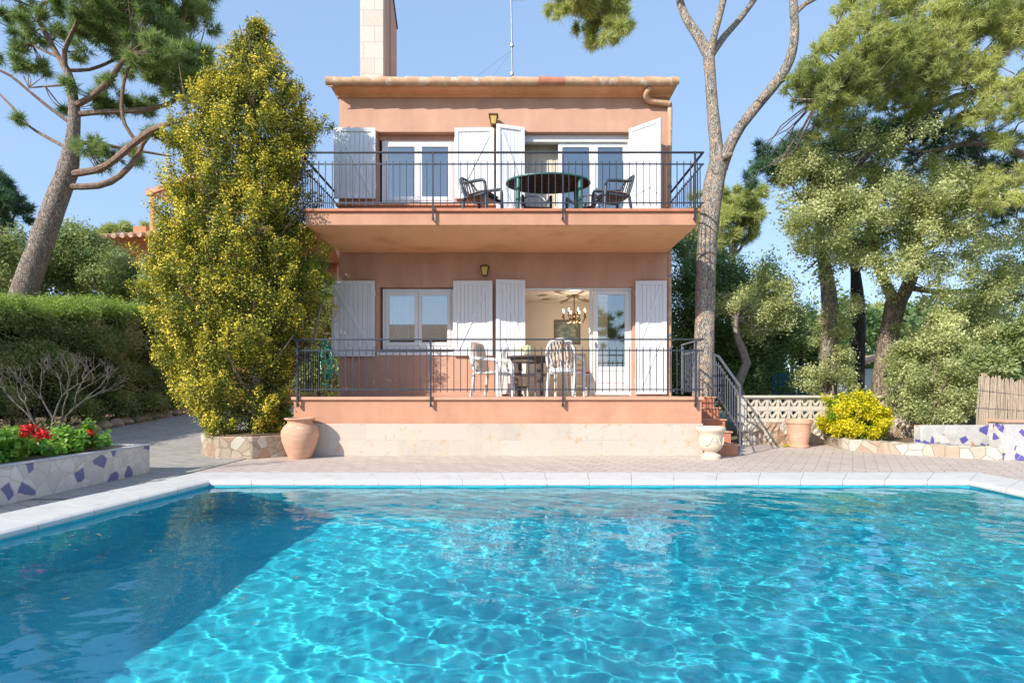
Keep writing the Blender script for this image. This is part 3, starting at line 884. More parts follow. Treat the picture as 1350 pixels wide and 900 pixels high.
# ------------------------------------------------------------------ chairs and tables
def plastic_chair(name, label, group, kind):
    """origin at the floor under the seat, facing -y"""
    t = thing(name, label, 'chair', (0,0,0), 0, group)
    m = MAT['plastic_white'] if kind == 'white' else MAT['plastic_dark']
    hi = .97 if kind == 'white' else .86
    w2 = .26
    # seat
    b = MB(); n = 9
    pr = [(-.25,.405),(-.235,.43),(-.20,.438),(0,.428),(.16,.42),(.23,.43)]
    vs = []; fs = []
    for x in (-w2+.02, -w2+.06, w2-.06, w2-.02):
        for y, z in pr: vs.append((x, y, z + (.012 if abs(x) > .21 else 0)))
    o = len(vs); vs += [(x, y, z-.03) for x, y, z in vs]
    L = len(pr)
    for i in range(3):
        for j in range(L-1):
            q = i*L+j; fs += [(q, q+1, q+L+1, q+L), (o+q, o+q+L, o+q+L+1, o+q+1)]
    for j in range(L-1): fs += [(j, o+j, o+j+1, j+1), (3*L+j, 3*L+j+1, o+3*L+j+1, o+3*L+j)]
    for i in range(3): fs += [(i*L, (i+1)*L, o+(i+1)*L, o+i*L), (i*L+L-1, o+i*L+L-1, o+(i+1)*L+L-1, (i+1)*L+L-1)]
    b.add(vs, fs).build('seat', m, t, smooth=True, world=False)
    for sx in (-1, 1):   # front legs run up into the arm rests, then back
        b = MB(); b.tube([(sx*.27, -.27, 0), (sx*.262, -.245, .42), (sx*.268, -.235, .60), (sx*.27, -.20, .645)], [.024, .03, .026, .024], 10, smooth=1)
        b.build('leg', m, t, smooth=True, world=False)
        b = MB(); b.tube([(sx*.25, .30, 0), (sx*.235, .235, .42)], [.024, .03], 10); b.build('leg', m, t, smooth=True, world=False)
        b = MB(); b.tube([(sx*.27, -.20, .645), (sx*.275, -.05, .66), (sx*.262, .15, .67), (sx*.235, .275, .70)], [.026,.03,.027,.02], 10, smooth=1)
        b.build('armrest', m, t, smooth=True, world=False)
    def backpt(u, v):
        # u -1..1 across, v 0..1 up
        z = .43 + (hi-.43)*v
        y = .225 + .13*v + .045*(1-u*u)
        return Vector((u*(.225 + .03*math.sin(v*math.pi)) , y, z))
    # back frame: arch
    pts = [backpt(-1, 0), backpt(-1, .35), backpt(-.98, .68), backpt(-.72, .92), backpt(-.3, 1.0), backpt(.3, 1.0), backpt(.72, .92), backpt(.98, .68), backpt(1, .35), backpt(1, 0)]
    b = MB(); b.tube(pts, .02 if kind != 'white' else .026, 8, smooth=1); b.build('back_frame', m, t, smooth=True, world=False)
    if kind == 'white':
        # moulded back: vertical ribs joined by a wide band
        for q in range(7):
            u = -.75 + 1.5*q/6
            top = 1.0 - .10*abs(u)**3 - (.06 if abs(u) > .6 else 0)
            b = MB(); b.tube([backpt(u*.8, .0), backpt(u, .5), backpt(u*.95, top)], .011, 6); b.build('back_rib', m, t, smooth=True, world=False)
        b = MB(); vs = []; fs = []
        for j in range(5):
            v_ = .0 + .12*j/4
            for i in range(9): vs.append(backpt(-1+i/4, v_))
        for j in range(5):
            v_ = .0 + .12*j/4
            for i in range(9): vs.append(backpt(-1+i/4, v_) + Vector((0,.018,0)))
        for j in range(4):
            for i in range(8):
                q = j*9+i; fs += [(q, q+1, q+10, q+9), (45+q, 45+q+9, 45+q+10, 45+q+1)]
        b.add(vs, fs).build('lumbar_band', m, t, smooth=True, world=False)
    else:
        for q in range(5):
            u = -.66 + 1.32*q/4
            b = MB()
            p0, p1, p2 = backpt(u*.75, 0), backpt(u, .5), backpt(u*.95, .97 - .05*abs(u))
            b.bar(p0, p1, .032, .012, up=(0,1,0)); b.bar(p1, p2, .032, .012, up=(0,1,0)); b.build('back_slat', m, t, world=False)
        b = MB(); b.bar((-.235,-.24,.38), (.235,-.24,.38), .02, .06); b.build('apron', m, t, world=False)
    return t
def cushion_mesh(w, d, h):
    b = MB(); vs = []; fs = []; n = 12
    for s_ in (1, -1):
        for j in range(n+1):
            for i in range(n+1):
                u = -1+2*i/n; v_ = -1+2*j/n
                e = (1-abs(u)**5)*(1-abs(v_)**5)
                puff = math.sqrt(max(e, 0))*(1 + .05*math.sin(7*u+3*v_) - .12*math.exp(-18*((abs(u)-.45)**2+(abs(v_)-.45)**2)))
                rr = 1 - .07*(u*v_)**2
                vs.append((u*w/2*rr, v_*d/2*rr, s_*h/2*puff))
    K = (n+1)**2
    for s_ in (0, 1):
        for j in range(n):
            for i in range(n):
                q = s_*K + j*(n+1)+i
                f = (q, q+1, q+n+2, q+n+1); fs.append(f if s_ == 0 else tuple(reversed(f)))
    return b.add(vs, fs)
def place_cushion(chair, kind, label, group):
    rz = chair.rotation_euler.z; c = math.cos(rz); s_ = math.sin(rz)
    if kind == 'seat':
        o = cushion_mesh(.45, .45, .075).build('seat_cushion', MAT['cush_brown'], None, smooth=True)
        l = Vector((0, -.01, .472)); o.rotation_euler = (0, 0, rz)
    else:
        o = cushion_mesh(.42, .56, .07).build('back_cushion', MAT['cush_beige'], None, smooth=True)
        l = Vector((0, .245, .705)); o.rotation_euler = (R(90-14), 0, rz)
    o.location = Vector(chair.location) + Vector((l.x*c - l.y*s_, l.x*s_ + l.y*c, l.z))
    tag(o, label, 'cushion', group)
    return o

g = 'dark plastic armchairs on the balcony'
c1 = plastic_chair('plastic_armchair', 'dark plastic armchair with brown cushion left of the oval balcony table, turned to the right', g, 'dark')
place(c1, ((636-675)*9.9/F, 9.95, FL2), R(58))
c2 = copy_tree(c1); place(c2, ((806-675)*9.95/F, 9.95, FL2), R(-74), 'dark plastic armchair with brown cushion right of the oval balcony table, turned to the left')
c3 = copy_tree(c1); place(c3, ((706-675)*10.66/F, 10.62, FL2), R(4), 'dark plastic armchair behind the oval balcony table, seen between its legs')
c4 = copy_tree(c1); place(c4, ((762-675)*10.66/F+.1, 10.62, FL2), R(-22), 'dark plastic armchair behind the right leg of the oval balcony table')
gc = 'brown seat cushions on the balcony chairs'
place_cushion(c1, 'seat', 'brown cushion on the seat of the left balcony armchair', gc)
place_cushion(c2, 'seat', 'brown cushion on the seat of the right balcony armchair', gc)
# oval table
tx, ty = (722.5-675)*10.02/F, 10.0
t = thing('oval_table', 'green oval plastic table with a dark slatted underside on the upper balcony', 'table', (tx, ty, FL2))
def ell(a, b_, z, n=48): return [(tx+a*math.cos(2*math.pi*i/n), ty+b_*math.sin(2*math.pi*i/n), z) for i in range(n)]
zt = FL2+.745
b = MB(); rings = [ell(.755,.47,zt), ell(.775,.49,zt-.006), ell(.78,.495,zt-.02), ell(.775,.49,zt-.035), ell(.755,.47,zt-.036), ell(.75,.465,zt-.012)]
vs = [p for r in rings for p in r]; fs = [tuple(range(48)), tuple(range(240, 288))]
for r_ in range(5):
    for i in range(48): fs.append((r_*48+i, r_*48+(i+1)%48, (r_+1)*48+(i+1)%48, (r_+1)*48+i))
b.add(vs, fs).build('tabletop', MAT['plastic_green'], t, smooth=True)
b = MB()
for i in range(-6, 7):
    yy = i*.068; hw = .74*math.sqrt(max(0, 1-(yy/.46)**2))
    if hw > .1: b.box((tx-hw, ty+yy-.02, zt-.034), (tx+hw, ty+yy+.012, zt-.014))
for xx in (-.4, 0, .4): b.box((tx+xx-.03, ty-.36, zt-.042), (tx+xx+.03, ty+.36, zt-.035))
b.build('underside_slats', MAT['slat_dark'], t)
for sx in (-1, 1):
    for sy in (-1, 1):
        b = MB(); b.tube([(tx+sx*.57, ty+sy*.30, FL2), (tx+sx*.545, ty+sy*.28, zt-.03)], [.036, .046], 14)
        b.build('leg', MAT['plastic_green'], t, smooth=True)

# lower terrace set
g = 'white plastic armchairs on the terrace'
w1 = plastic_chair('plastic_armchair', 'white plastic armchair left of the terrace table, turned to the right', g, 'white')
place(w1, ((649-675)*9.75/F, 9.78, FL1), R(62))
w2_ = copy_tree(w1); place(w2_, ((746-675)*9.62/F, 9.66, FL1), R(158), 'white plastic armchair right of the terrace table, its cushioned back turned to the pool')
w3 = copy_tree(w1); place(w3, ((722-675)*10.5/F, 10.52, FL1), R(-50), 'white plastic armchair behind the terrace table on the right, facing the pool')
w4 = copy_tree(w1); place(w4, ((683-675)*10.6/F, 10.60, FL1), R(20), 'white plastic armchair behind the terrace table on the left, by the angled shutter')
gc = 'beige back cushions on the white chairs'
place_cushion(w1, 'back', 'beige cushion against the back of the left white armchair', gc)
place_cushion(w2_, 'back', 'beige cushion against the back of the right white armchair nearest the railing', gc)
place_cushion(w3, 'back', 'beige cushion on the white armchair behind the terrace table on the right', gc)
tx, ty = (697.5-675)*10.05/F, 10.05
t = thing('round_table', 'weathered dark wooden round table on the ground floor terrace', 'table', (tx, ty, FL1))
b = MB(); b.lathe([(.38,.70),(.41,.705),(.42,.72),(.415,.735),(.0,.737)], (tx, ty, FL1), 40); b.build('tabletop', MAT['wood_dark'], t, smooth=True)
b = MB(); b.lathe([(.33,.62),(.34,.62),(.34,.699),(.33,.699)], (tx, ty, FL1), 32); b.build('apron', MAT['wood_dark'], t)
for a in (35, 125, 215, 305):
    cx = tx+.29*math.cos(R(a)); cy = ty+.29*math.sin(R(a))
    b = MB(); b.box((cx-.035, cy-.035, FL1), (cx+.035, cy+.035, FL1+.615)); b.build('leg', MAT['wood_dark'], t, bevel=.004)
b = MB(); b.box((tx-.21, ty-.03, FL1+.15), (tx+.21, ty+.03, FL1+.19)); b.build('stretcher', MAT['wood_dark'], t)

# ------------------------------------------------------------------ room contents
cx, cy, cz = (757-675)*12.8/F, 12.8, 3.36
t = thing('chandelier', 'dark brass candle chandelier with lit bulbs hanging in the ground floor room', 'chandelier', (cx, cy, cz))
b = MB(); b.tube([(cx, cy, cz), (cx, cy, cz-.45)], .012, 6); b.lathe([(.0,-.03),(.05,-.02),(.06,0),(0,0)], (cx,cy,cz), 16)
b.lathe([(.0,-.68),(.03,-.66),(.05,-.6),(.03,-.55),(.06,-.5),(.03,-.44),(.0,-.42)], (cx,cy,cz), 16); b.build('stem', MAT['brass'], t, smooth=True)
mb, ntb, bb, ob = newmat('lit_bulb')
bb.inputs['Emission Color'].default_value = (1,.72,.38,1); bb.inputs['Emission Strength'].default_value = 6
for i in range(8):
    a = R(i*45+12); d = Vector((math.cos(a), math.sin(a), 0)); c0 = Vector((cx, cy, cz))
    b = MB(); b.tube([c0+d*.03+Vector((0,0,-.55)), c0+d*.12+Vector((0,0,-.66)), c0+d*.22+Vector((0,0,-.64)), c0+d*.27+Vector((0,0,-.54))], .009, 6, smooth=1)
    b.lathe([(0,-.55),(.035,-.54),(.03,-.52),(.012,-.51),(.012,-.42),(0,-.42)], tuple(c0+d*.27), 10)
    arm = b.build('arm', MAT['brass'], t, smooth=True)
    b = MB(); b.lathe([(0,-.42),(.013,-.40),(.016,-.38),(.008,-.35),(0,-.34)], tuple(c0+d*.27), 8); b.build('bulb', mb, arm, smooth=True)
ld = bpy.data.lights.new('chandelier_light', 'POINT'); ld.energy = 20; ld.color = (1,.87,.72); ld.shadow_soft_size = 0.0
lo = bpy.data.objects.new('chandelier_light', ld); COL.objects.link(lo); lo.parent = t; lo.location = (0, -.10, -.85)
# painting
x0, x1 = (731-675)*13.98/F, (765-675)*13.98/F; z0, z1 = 2.30, 2.92
b = MB(); b.box((x0, 13.955, z0), (x1, 13.985, z0+.05)); b.box((x0, 13.955, z1-.05), (x1, 13.985, z1)); b.box((x0, 13.955, z0+.05), (x0+.05, 13.985, z1-.05)); b.box((x1-.05, 13.955, z0+.05), (x1, 13.985, z1-.05))
t = b.build('painting', MAT['wood_dark'], None); tag(t, 'dark framed painting of green and grey shapes on the wall behind the chandelier', 'painting')
b = MB(); b.box((x0+.05, 13.965, z0+.05), (x1-.05, 13.975, z1-.05))
m, nt_, b_, o_ = newmat('painted_canvas'); v = coords(nt_)
nt_.links.new(ramp(nt_, noise(nt_, v, 7, 6, .7), [(.3,(.02,.035,.03)),(.5,(.09,.14,.11)),(.6,(.30,.28,.20)),(.7,(.03,.05,.07))]), b_.inputs['Base Color'])
b.build('canvas', m, t)
# white ladder-back chair with red cushion inside
def ladder_chair(x, y, rz, label, z=FL1):
    t = thing('ladder_back_chair', label, 'chair', (0,0,0), 0, 'white dining chairs inside the ground floor room')
    m = MAT['white']
    for sx in (-1, 1):
        MB().box((sx*.2-.018, -.2, 0), (sx*.2+.018, -.164, .44)).build('leg', m, t, world=False)
        MB().bar((sx*.2, .19, 0), (sx*.2, .24, .95), .036, .036).build('leg', m, t, world=False)
    MB().box((-.22, -.22, .44), (.22, .22, .465)).build('seat', m, t, world=False, bevel=.005)
    for z_ in (.56, .68, .8, .91):
        yb = .19+.05*z_/.95; MB().box((-.182, yb-.01, z_-.025), (.182, yb+.01, z_+.025)).build('back_slat', m, t, world=False)
    for y_ in (-.18, .2): MB().box((-.18, y_-.01, .2), (.18, y_+.01, .23)).build('stretcher', m, t, world=False)
    place(t, (x, y, z), rz); return t
MAT['cush_red'] = M('red_patterned_cushion', (.30,.06,.05), .9, .5, 14, .1, 50)
lc = ladder_chair((772-675)*12.0/F, 12.0, R(35), 'white ladder back chair standing just inside the open terrace door')
o = cushion_mesh(.42,.42,.07).build('seat_cushion', MAT['cush_red'], None, smooth=True); o.location = Vector(lc.location)+Vector((0,0,.505)); o.rotation_euler = (0,0,R(35))
tag(o, 'red patterned cushion on the white ladder back chair indoors', 'cushion')
# curtains: pleated hanging cloth
def curtain(name, x0, x1, y, z0, z1, m, label, group=None, folds=7, amp=.03):
    n = folds*8; vs = []; fs = []
    for s_ in (0, 1):
        for i in range(n+1):
            xx = x0+(x1-x0)*i/n; yy = y + amp*math.sin(2*math.pi*folds*i/n) + .008*s_
            vs += [(xx, yy, z0), (xx, yy, z1)]
    K = 2*(n+1)
    for i in range(n):
        q = 2*i; fs += [(q, q+2, q+3, q+1), (K+q, K+q+1, K+q+3, K+q+2)]
    o = MB().add(vs, fs).build(name, m, None, smooth=True); tag(o, label, 'curtain', group); return o
curtain('curtain', wx(805), wx(829), WY+.34, FL1+.05, 3.2, MAT['curtain_gold'], 'golden brown curtain gathered behind the closed terrace door leaf', folds=5, amp=.025)
curtain('curtain', wx(505), wx(535), WY+.34, 1.4, 3.25, MAT['curtain_white'], 'pale curtain at the left side of the ground floor window', folds=6)
curtain('curtain', wx(583), wx(602), WY+.36, FL2+.1, 6.5, MAT['curtain_white'], 'cream curtain at the right side of the upper window', folds=5)
curtain('curtain', wx(500), wx(511), WY+.36, FL2+.1, 6.5, MAT['curtain_white'], 'narrow pale curtain at the left side of the upper window', folds=3)

curtain('curtain', wx(688), wx(739), WY+.42, FL2+.03, 6.6, MAT['room_wall'], 'plain beige sheet added to lighten the open part of the upper balcony door', folds=6, amp=.006)  # sheet added inside the opening to brighten the dark upper room
# ------------------------------------------------------------------ pots
b = MB(); jx, jy = (397.5-675)*9.0/F, 8.94
b.lathe([(.0,0),(.165,0),(.18,.02),(.22,.12),(.275,.27),(.295,.38),(.29,.45),(.255,.52),(.205,.565),(.19,.585),(.195,.615),(.235,.635),(.245,.65),(.235,.662),(.20,.66),(.175,.60),(.20,.5),(.24,.4),(.15,.1),(0,.08)], (jx, jy, 0), 48, cap=False)
o = b.build('terracotta_jar', MAT['clay'], None, smooth=True); tag(o, 'big bellied empty terracotta jar at the left corner of the terrace wall', 'jar')
ux, uy = (937-675)*8.93/F, 8.93
t = thing('garden_urn', 'cream carved stone urn at the foot of the red steps', 'urn', (ux, uy, 0))
b = MB(); b.lathe([(.0,0),(.165,0),(.17,.05),(.16,.06),(.11,.085),(.10,.10),(.115,.115),(.16,.14),(.195,.19),(.205,.26),(.20,.36),(.205,.40),(.235,.425),(.25,.45),(.25,.485),(.235,.50),(.20,.50),(.18,.46),(.17,.2),(0,.18)], (0, 0, 0), 40, cap=False)
b.v = [(x*.93+ux, y*.93+uy, z*1.04) for x, y, z in b.v]; b.build('urn_body', MAT['urn'], t, smooth=True)
b = MB(); b.lathe([(.0,0),(.03,.0),(.035,.012),(.02,.02),(0,.022)], (0,0,0), 14)
for i in range(8):
    a = R(45*i); b.lathe([(0,0),(.012,0),(.014,.008),(0,.014)], (.045*math.cos(a), .045*math.sin(a), 0), 8)
ro = b.build('carved_rosette', MAT['urn'], t, smooth=True, world=False); ro.location = (0, -.186, .31); ro.rotation_euler = (R(90), 0, 0)
for s_ in (-1, 1):
    b = MB(); pts = []
    for i in range(15):
        q = i/14; a0 = R(-90 + s_*(14+50*q)); rr = .197
        pts.append((ux+rr*math.cos(a0), uy+rr*math.sin(a0), .36 - .13*math.sin(math.pi*q)))
    b.tube(pts, .014, 6); b.build('carved_garland', MAT['urn'], t, smooth=True)
b = MB(); px_, py_ = (1052-675)*10.75/F, 10.72
b.lathe([(.0,0),(.17,0),(.185,.02),(.18,.05),(.165,.06),(.17,.08),(.205,.28),(.215,.42),(.225,.46),(.245,.475),(.25,.52),(.245,.545),(.215,.545),(.20,.5),(0,.47)], (px_, py_, 0), 40, cap=False)
o = b.build('terracotta_pot', MAT['clay'], None, smooth=True); tag(o, 'round terracotta pot with a thick rim in front of the pierced block wall', 'pot')

# ------------------------------------------------------------------ planters, walls, kerbs
# long mosaic planter on the left
t = thing('mosaic_planter', 'long low planter faced with white crazy mosaic and blue grey pieces beside the pool', 'planter', (-5.3, 5, 0))
b = MB(); b.box((-5.95, 2.9, 0), (-4.86, 7.33, .37)); 
b.build('planter_wall', MAT['mosaic_blue'], t, bevel=.008)
b = MB(); b.box((-5.86, 2.98, .3705), (-4.95, 7.24, .378)); b.build('planter_soil', MAT['soil'], t)
b = MB(); b.box((-4.955, 2.89, .3712), (-4.853, 7.34, .386)); b.box((-5.96, 7.235, .3712), (-4.957, 7.34, .386)); b.build('planter_rim', M('pale_rim_mortar', (.62,.60,.60), .8, .1, 5, .2, 30), t)
# stone planter of the golden cypress
poly = [(-4.76,8.82),(-4.20,8.82),(-3.80,9.18),(-3.80,10.2),(-5.3,10.2),(-5.3,9.3)]
t = thing('stone_planter', 'angular low planter of pale crazy stones under the golden cypress', 'planter', (-4.5, 9.4, 0))
b = MB(); b.prism(poly, 0, .36); b.build('planter_wall', MAT['stone'], t, bevel=.012)
b = MB(); c_ = Vector((-4.5, 9.5)); b.prism([tuple(c_+(Vector(p)-c_)*.88) for p in poly], .362, .385); b.build('planter_soil', MAT['soil'], t)

# pierced block wall on the right
t = thing('pierced_block_wall', 'low garden wall of pierced cream blocks on a rough stone base', 'wall', (6.4, 11.4, 0))
BWY = 11.35; bx0 = 4.86; n_ = 15; cw = .225; z0, z1 = .46, .96
b = MB(); b.box((bx0-.12, BWY-.06, z1+.002), (bx0+n_*cw+.06, BWY+.16, z1+.05)); b.build('wall_cap', MAT['concrete'], t, bevel=.006)
b = MB(); b.box((bx0-.12, BWY-.04, 0), (bx0-.002, BWY+.14, z1)); b.build('wall_pillar', MAT['concrete'], t, bevel=.006)
for i in range(n_):
    for j in range(2):
        x = bx0 + i*cw; z = z0 + j*(z1-z0)/2; hz = (z1-z0)/2
        b = MB(); tk = .022; c2_ = cw-.002; h2 = hz-.002
        b.box((x, BWY, z), (x+c2_, BWY+.1, z+tk)); b.box((x, BWY, z+h2-tk), (x+c2_, BWY+.1, z+h2))
        b.box((x, BWY, z+tk), (x+tk, BWY+.1, z+h2-tk)); b.box((x+c2_-tk, BWY, z+tk), (x+c2_, BWY+.1, z+h2-tk))
        cxx = x+c2_/2; czz = z+h2/2
        # solid bottom web and the two slanting fins that leave three openings
        b.box((x+tk, BWY+.01, z+tk), (x+c2_-tk, BWY+.09, z+.075))
        b.bar((x+tk, BWY+.05, z+h2-tk-.01), (cxx-.005, BWY+.05, z+.085), .08, .028, up=(0,0,1))
        b.bar((x+c2_-tk, BWY+.05, z+h2-tk-.01), (cxx+.005, BWY+.05, z+.085), .08, .028, up=(0,0,1))
        b.box((x+tk, BWY+.012, z+h2-.06), (x+.07, BWY+.088, z+h2-tk)); b.box((x+c2_-.07, BWY+.012, z+h2-.06), (x+c2_-tk, BWY+.088, z+h2-tk))
        b.build('pierced_block', MAT['concrete'], t)
b = MB(); nx = 60
vs = []; fs = []
for j in range(7):
    for i in range(nx+1):
        vs.append((bx0-.12 + (n_*cw+.18)*i/nx, BWY-.10-.05*random.random(), .455*j/6))
o = len(vs)
for j in range(6):
    for i in range(nx): q = j*(nx+1)+i; fs.append((q, q+1, q+nx+2, q+nx+1))
b.add(vs, fs); b.box((bx0-.12, BWY-.08, 0), (bx0+n_*cw+.06, BWY+.12, .457)); b.build('stone_base', MAT['stone'], t)

# curved kerb of the shrub bed
def kerb(name, pts, w_, h, m, label):
    pts = [Vector(p) for p in pts]; N_ = 40
    cum = [0]
    for a, c in zip(pts, pts[1:]): cum.append(cum[-1]+(c-a).length)
    def at(s):
        for i in range(len(pts)-1):
            if s <= cum[i+1] or i == len(pts)-2:
                return pts[i].lerp(pts[i+1], (s-cum[i])/(cum[i+1]-cum[i])), (pts[i+1]-pts[i]).normalized()
    b = MB(); vs = []; fs = []
    for i in range(N_+1):
        p, d = at(cum[-1]*i/N_); nn = Vector((-d.y, d.x))
        jz = h + .012*math.sin(i*1.7)
        vs += [(p.x, p.y, 0), (p.x, p.y, jz), (p.x+nn.x*w_, p.y+nn.y*w_, jz), (p.x+nn.x*w_, p.y+nn.y*w_, 0)]
    for i in range(N_):
        q = 4*i
        for k in range(3): fs.append((q+k, q+k+1, q+4+k+1, q+4+k))
    fs += [(0,1,2,3), (4*N_, 4*N_+3, 4*N_+2, 4*N_+1)]
    o = b.add(vs, fs).build(name, m, None, bevel=.015); tag(o, label, 'kerb'); return o
def gp(px, py): return ((px-675)*CAMH*720/(py-516)/F, CAMH*720/(py-516))
kp = [gp(1086,585.5), gp(1110,592), gp(1167,597.5), gp(1233,601), gp(1322,606.5)]
kerb('stone_kerb', kp, .22, .20, MAT['stone_pale'], 'curved low kerb of pale crazy stones in front of the yellow shrub')
bed = [kp[0], kp[1], kp[2], kp[3], kp[4], (9.3, 9.0), (9.3, 11.3), (6.0, 11.3)]
cb_ = Vector((7.6, 10.4))
b = MB(); b.add([(*(Vector(p)+(cb_-Vector(p)).normalized()*.1), .15) for p in bed], [tuple(range(len(bed)))]); o = b.build('planting_bed_soil', MAT['soil']); tag(o, kind='structure')
# low mosaic wall and mosaic pillar
b = MB(); b.box((7.15, 9.55, 0), (9.4, 9.72, .50)); o = b.build('mosaic_wall', MAT['mosaic_mix'], None, bevel=.01)
tag(o, 'low white mosaic wall with orange and violet pieces behind the curved kerb', 'wall')
b = MB(); b.box((6.75, 10.9, .1), (7.25, 11.1, .62)); o = b.build('mosaic_wall', mosaic('orange_mosaic', 7, (.62,.26,.08), [(.70,.45,.20)], (.60,.50,.40), .6), None, bevel=.01)
tag(o, 'small orange mosaic block at the right end of the pierced wall', 'wall')
t = thing('mosaic_pillar', 'white pillar wall with violet mosaic pieces and a terracotta cap at the right', 'pillar', (8.3, 8.8, 0))
b = MB(); b.box((7.81, 8.62, 0), (9.6, 8.95, .60)); b.build('pillar_body', MAT['mosaic_violet'], t, bevel=.008)
b = MB(); b.box((7.77, 8.58, .602), (9.65, 8.99, .645)); b.build('pillar_cap', MAT['clay'], t, bevel=.008)
# reed screen
t = thing('reed_screen', 'dry reed screen leaning behind the mosaic pillar on the right', 'screen', (8.6, 9.9, 0))
q0 = P(1285, 560, 9.9); q1 = P(1291, 494, 9.9); q2 = P(1362, 506, 9.6); q3 = P(1362, 562, 9.6)
b = MB(); nR = 80
for i in range(nR):
    s_ = (i+.5)/nR; a = q0.lerp(q3, s_); c = q1.lerp(q2, s_)
    a.z = .12; c.z += random.uniform(-.03, .05); c.x += random.uniform(-.015,.015); a.y += random.uniform(-.012,.012)
    b.tube([a, (a+c)/2+Vector((random.uniform(-.012,.012),0,0)), c], .0085, 5)
b.build('reed_panel', MAT['reed'], t)
for s_ in (.35, .7): MB().bar(q0.lerp(q1, s_)+Vector((-.02,-.014,0)), q3.lerp(q2, s_)+Vector((.02,-.014,0)), .006, .006).build('binding_wire', MAT['metal_grey'], t)

# hose hanging on the terrace railing
b = MB()
for k in range(6):
    pts = []; x = P(421+k*2.6, 0, 9.35).x; ph = k
    for i in range(14):
        q = i/13
        pts.append((x + .10*q + .03*math.sin(q*9+ph) + .03*q*k/3, 9.35 + .05*math.sin(q*6+ph*2), 1.96 - (.78 - .05*k)*q))
    b.tube(pts, .010, 6, smooth=1)
for k in range(4):
    zc = 1.12+.2*k; c_ = (P(430+k%2*3,0,9.35).x, 9.34)
    b.tube([(c_[0]+.07*math.cos(a*.8), c_[1]+.05*math.sin(a*.8), zc+.05*math.sin(a*.4)+.01*a) for a in range(9)], .010, 6, smooth=1)
o = b.build('garden_hose', MAT['hose'], None, smooth=True); tag(o, 'tangled green hose hanging over the left end of the terrace railing', 'hose')

# rocks along the path edge
def rock(x, y, z, s_):
    bm = bmesh.new(); bmesh.ops.create_icosphere(bm, subdivisions=2, radius=1)
    ph = random.random()*9
    for v_ in bm.verts:
        n_ = 1 + .22*math.sin(v_.co.x*3+ph) * math.cos(v_.co.y*4+ph*1.3) + .14*math.sin(v_.co.z*5+ph)
        v_.co = Vector((v_.co.x*s_*1.15*n_, v_.co.y*s_*n_, v_.co.z*s_*.75*n_))
    me = bpy.data.meshes.new('edging_rock'); bm.to_mesh(me); bm.free()
    for p in me.polygons: p.use_smooth = True
    me.materials.append(MAT['stump']); me.set_sharp_from_angle(angle=R(30))
    o = bpy.data.objects.new('edging_rock', me); COL.objects.link(o); o.location = (x, y, z)
    tag(o, 'rounded brown rock in the row edging the path below the hedge', 'rock', 'rocks edging the path along the hedge foot'); return o
y = 7.4
while y < 16.6:
    x = -9.95 + (y-7)*.095 + random.uniform(-.04,.04); s_ = random.uniform(.15,.21)
    o = rock(x, y, hill(x, y)+.07, s_); o.rotation_euler.z = random.random()*6
    y += s_*2.0

# fallen leaves and pine needles on the paving, and a few afloat
def litter(name, n, boxes, z, m):
    rng = np.random.default_rng(77); pts = []
    while len(pts) < n:
        bx = boxes[rng.integers(len(boxes))]; x = rng.uniform(bx[0], bx[1]); y = rng.uniform(bx[2], bx[3])
        pts.append((x, y, z if not callable(z) else z(x, y)))
    p = np.array(pts); a = rng.uniform(0, 6.28, n); s = rng.uniform(.010, .028, n)
    d = np.stack([np.cos(a), np.sin(a), rng.uniform(-.05,.25,n)], 1)*s[:,None]; e = np.stack([-np.sin(a), np.cos(a), np.zeros(n)], 1)*(s*rng.uniform(.15,.45,n))[:,None]
    co = np.stack([p-d, p+e, p+d, p-e], 1).reshape(-1,3); co[:,2] = np.maximum(co[:,2], np.repeat(p[:,2], 4))
    o = raw_mesh(name, co, np.arange(n*4).reshape(-1,4), m); tag(o, kind='stuff'); return o
MAT['litter'] = M('dry_leaf', (.30,.19,.09), .9, .5, 30, 0)
o = litter('fallen_leaves', 420, [(-3.6,6.6,7.15,9.1), (3.9,8.5,7.2,9.6), (-5.5,-3.9,5,8.7), (4,7,9,11), (-5.4,-3.9,7.2,8.8)], 0.006, MAT['litter']); tag(o, 'dry leaves and needles scattered on the pink paving round the pool', 'leaves')
o = litter('path_leaves', 420, [(-9.6,-4.6,8,14)], lambda x, y: .016 + hill(x, y), MAT['litter']); tag(o, 'dry leaves scattered on the grey stone path', 'leaves')
o = litter('floating_leaves', 40, [(-3.4,-0.8,2.5,6.2)], WZ+.004, MAT['litter']); tag(o, 'small leaves afloat in the shaded left part of the pool', 'leaves')
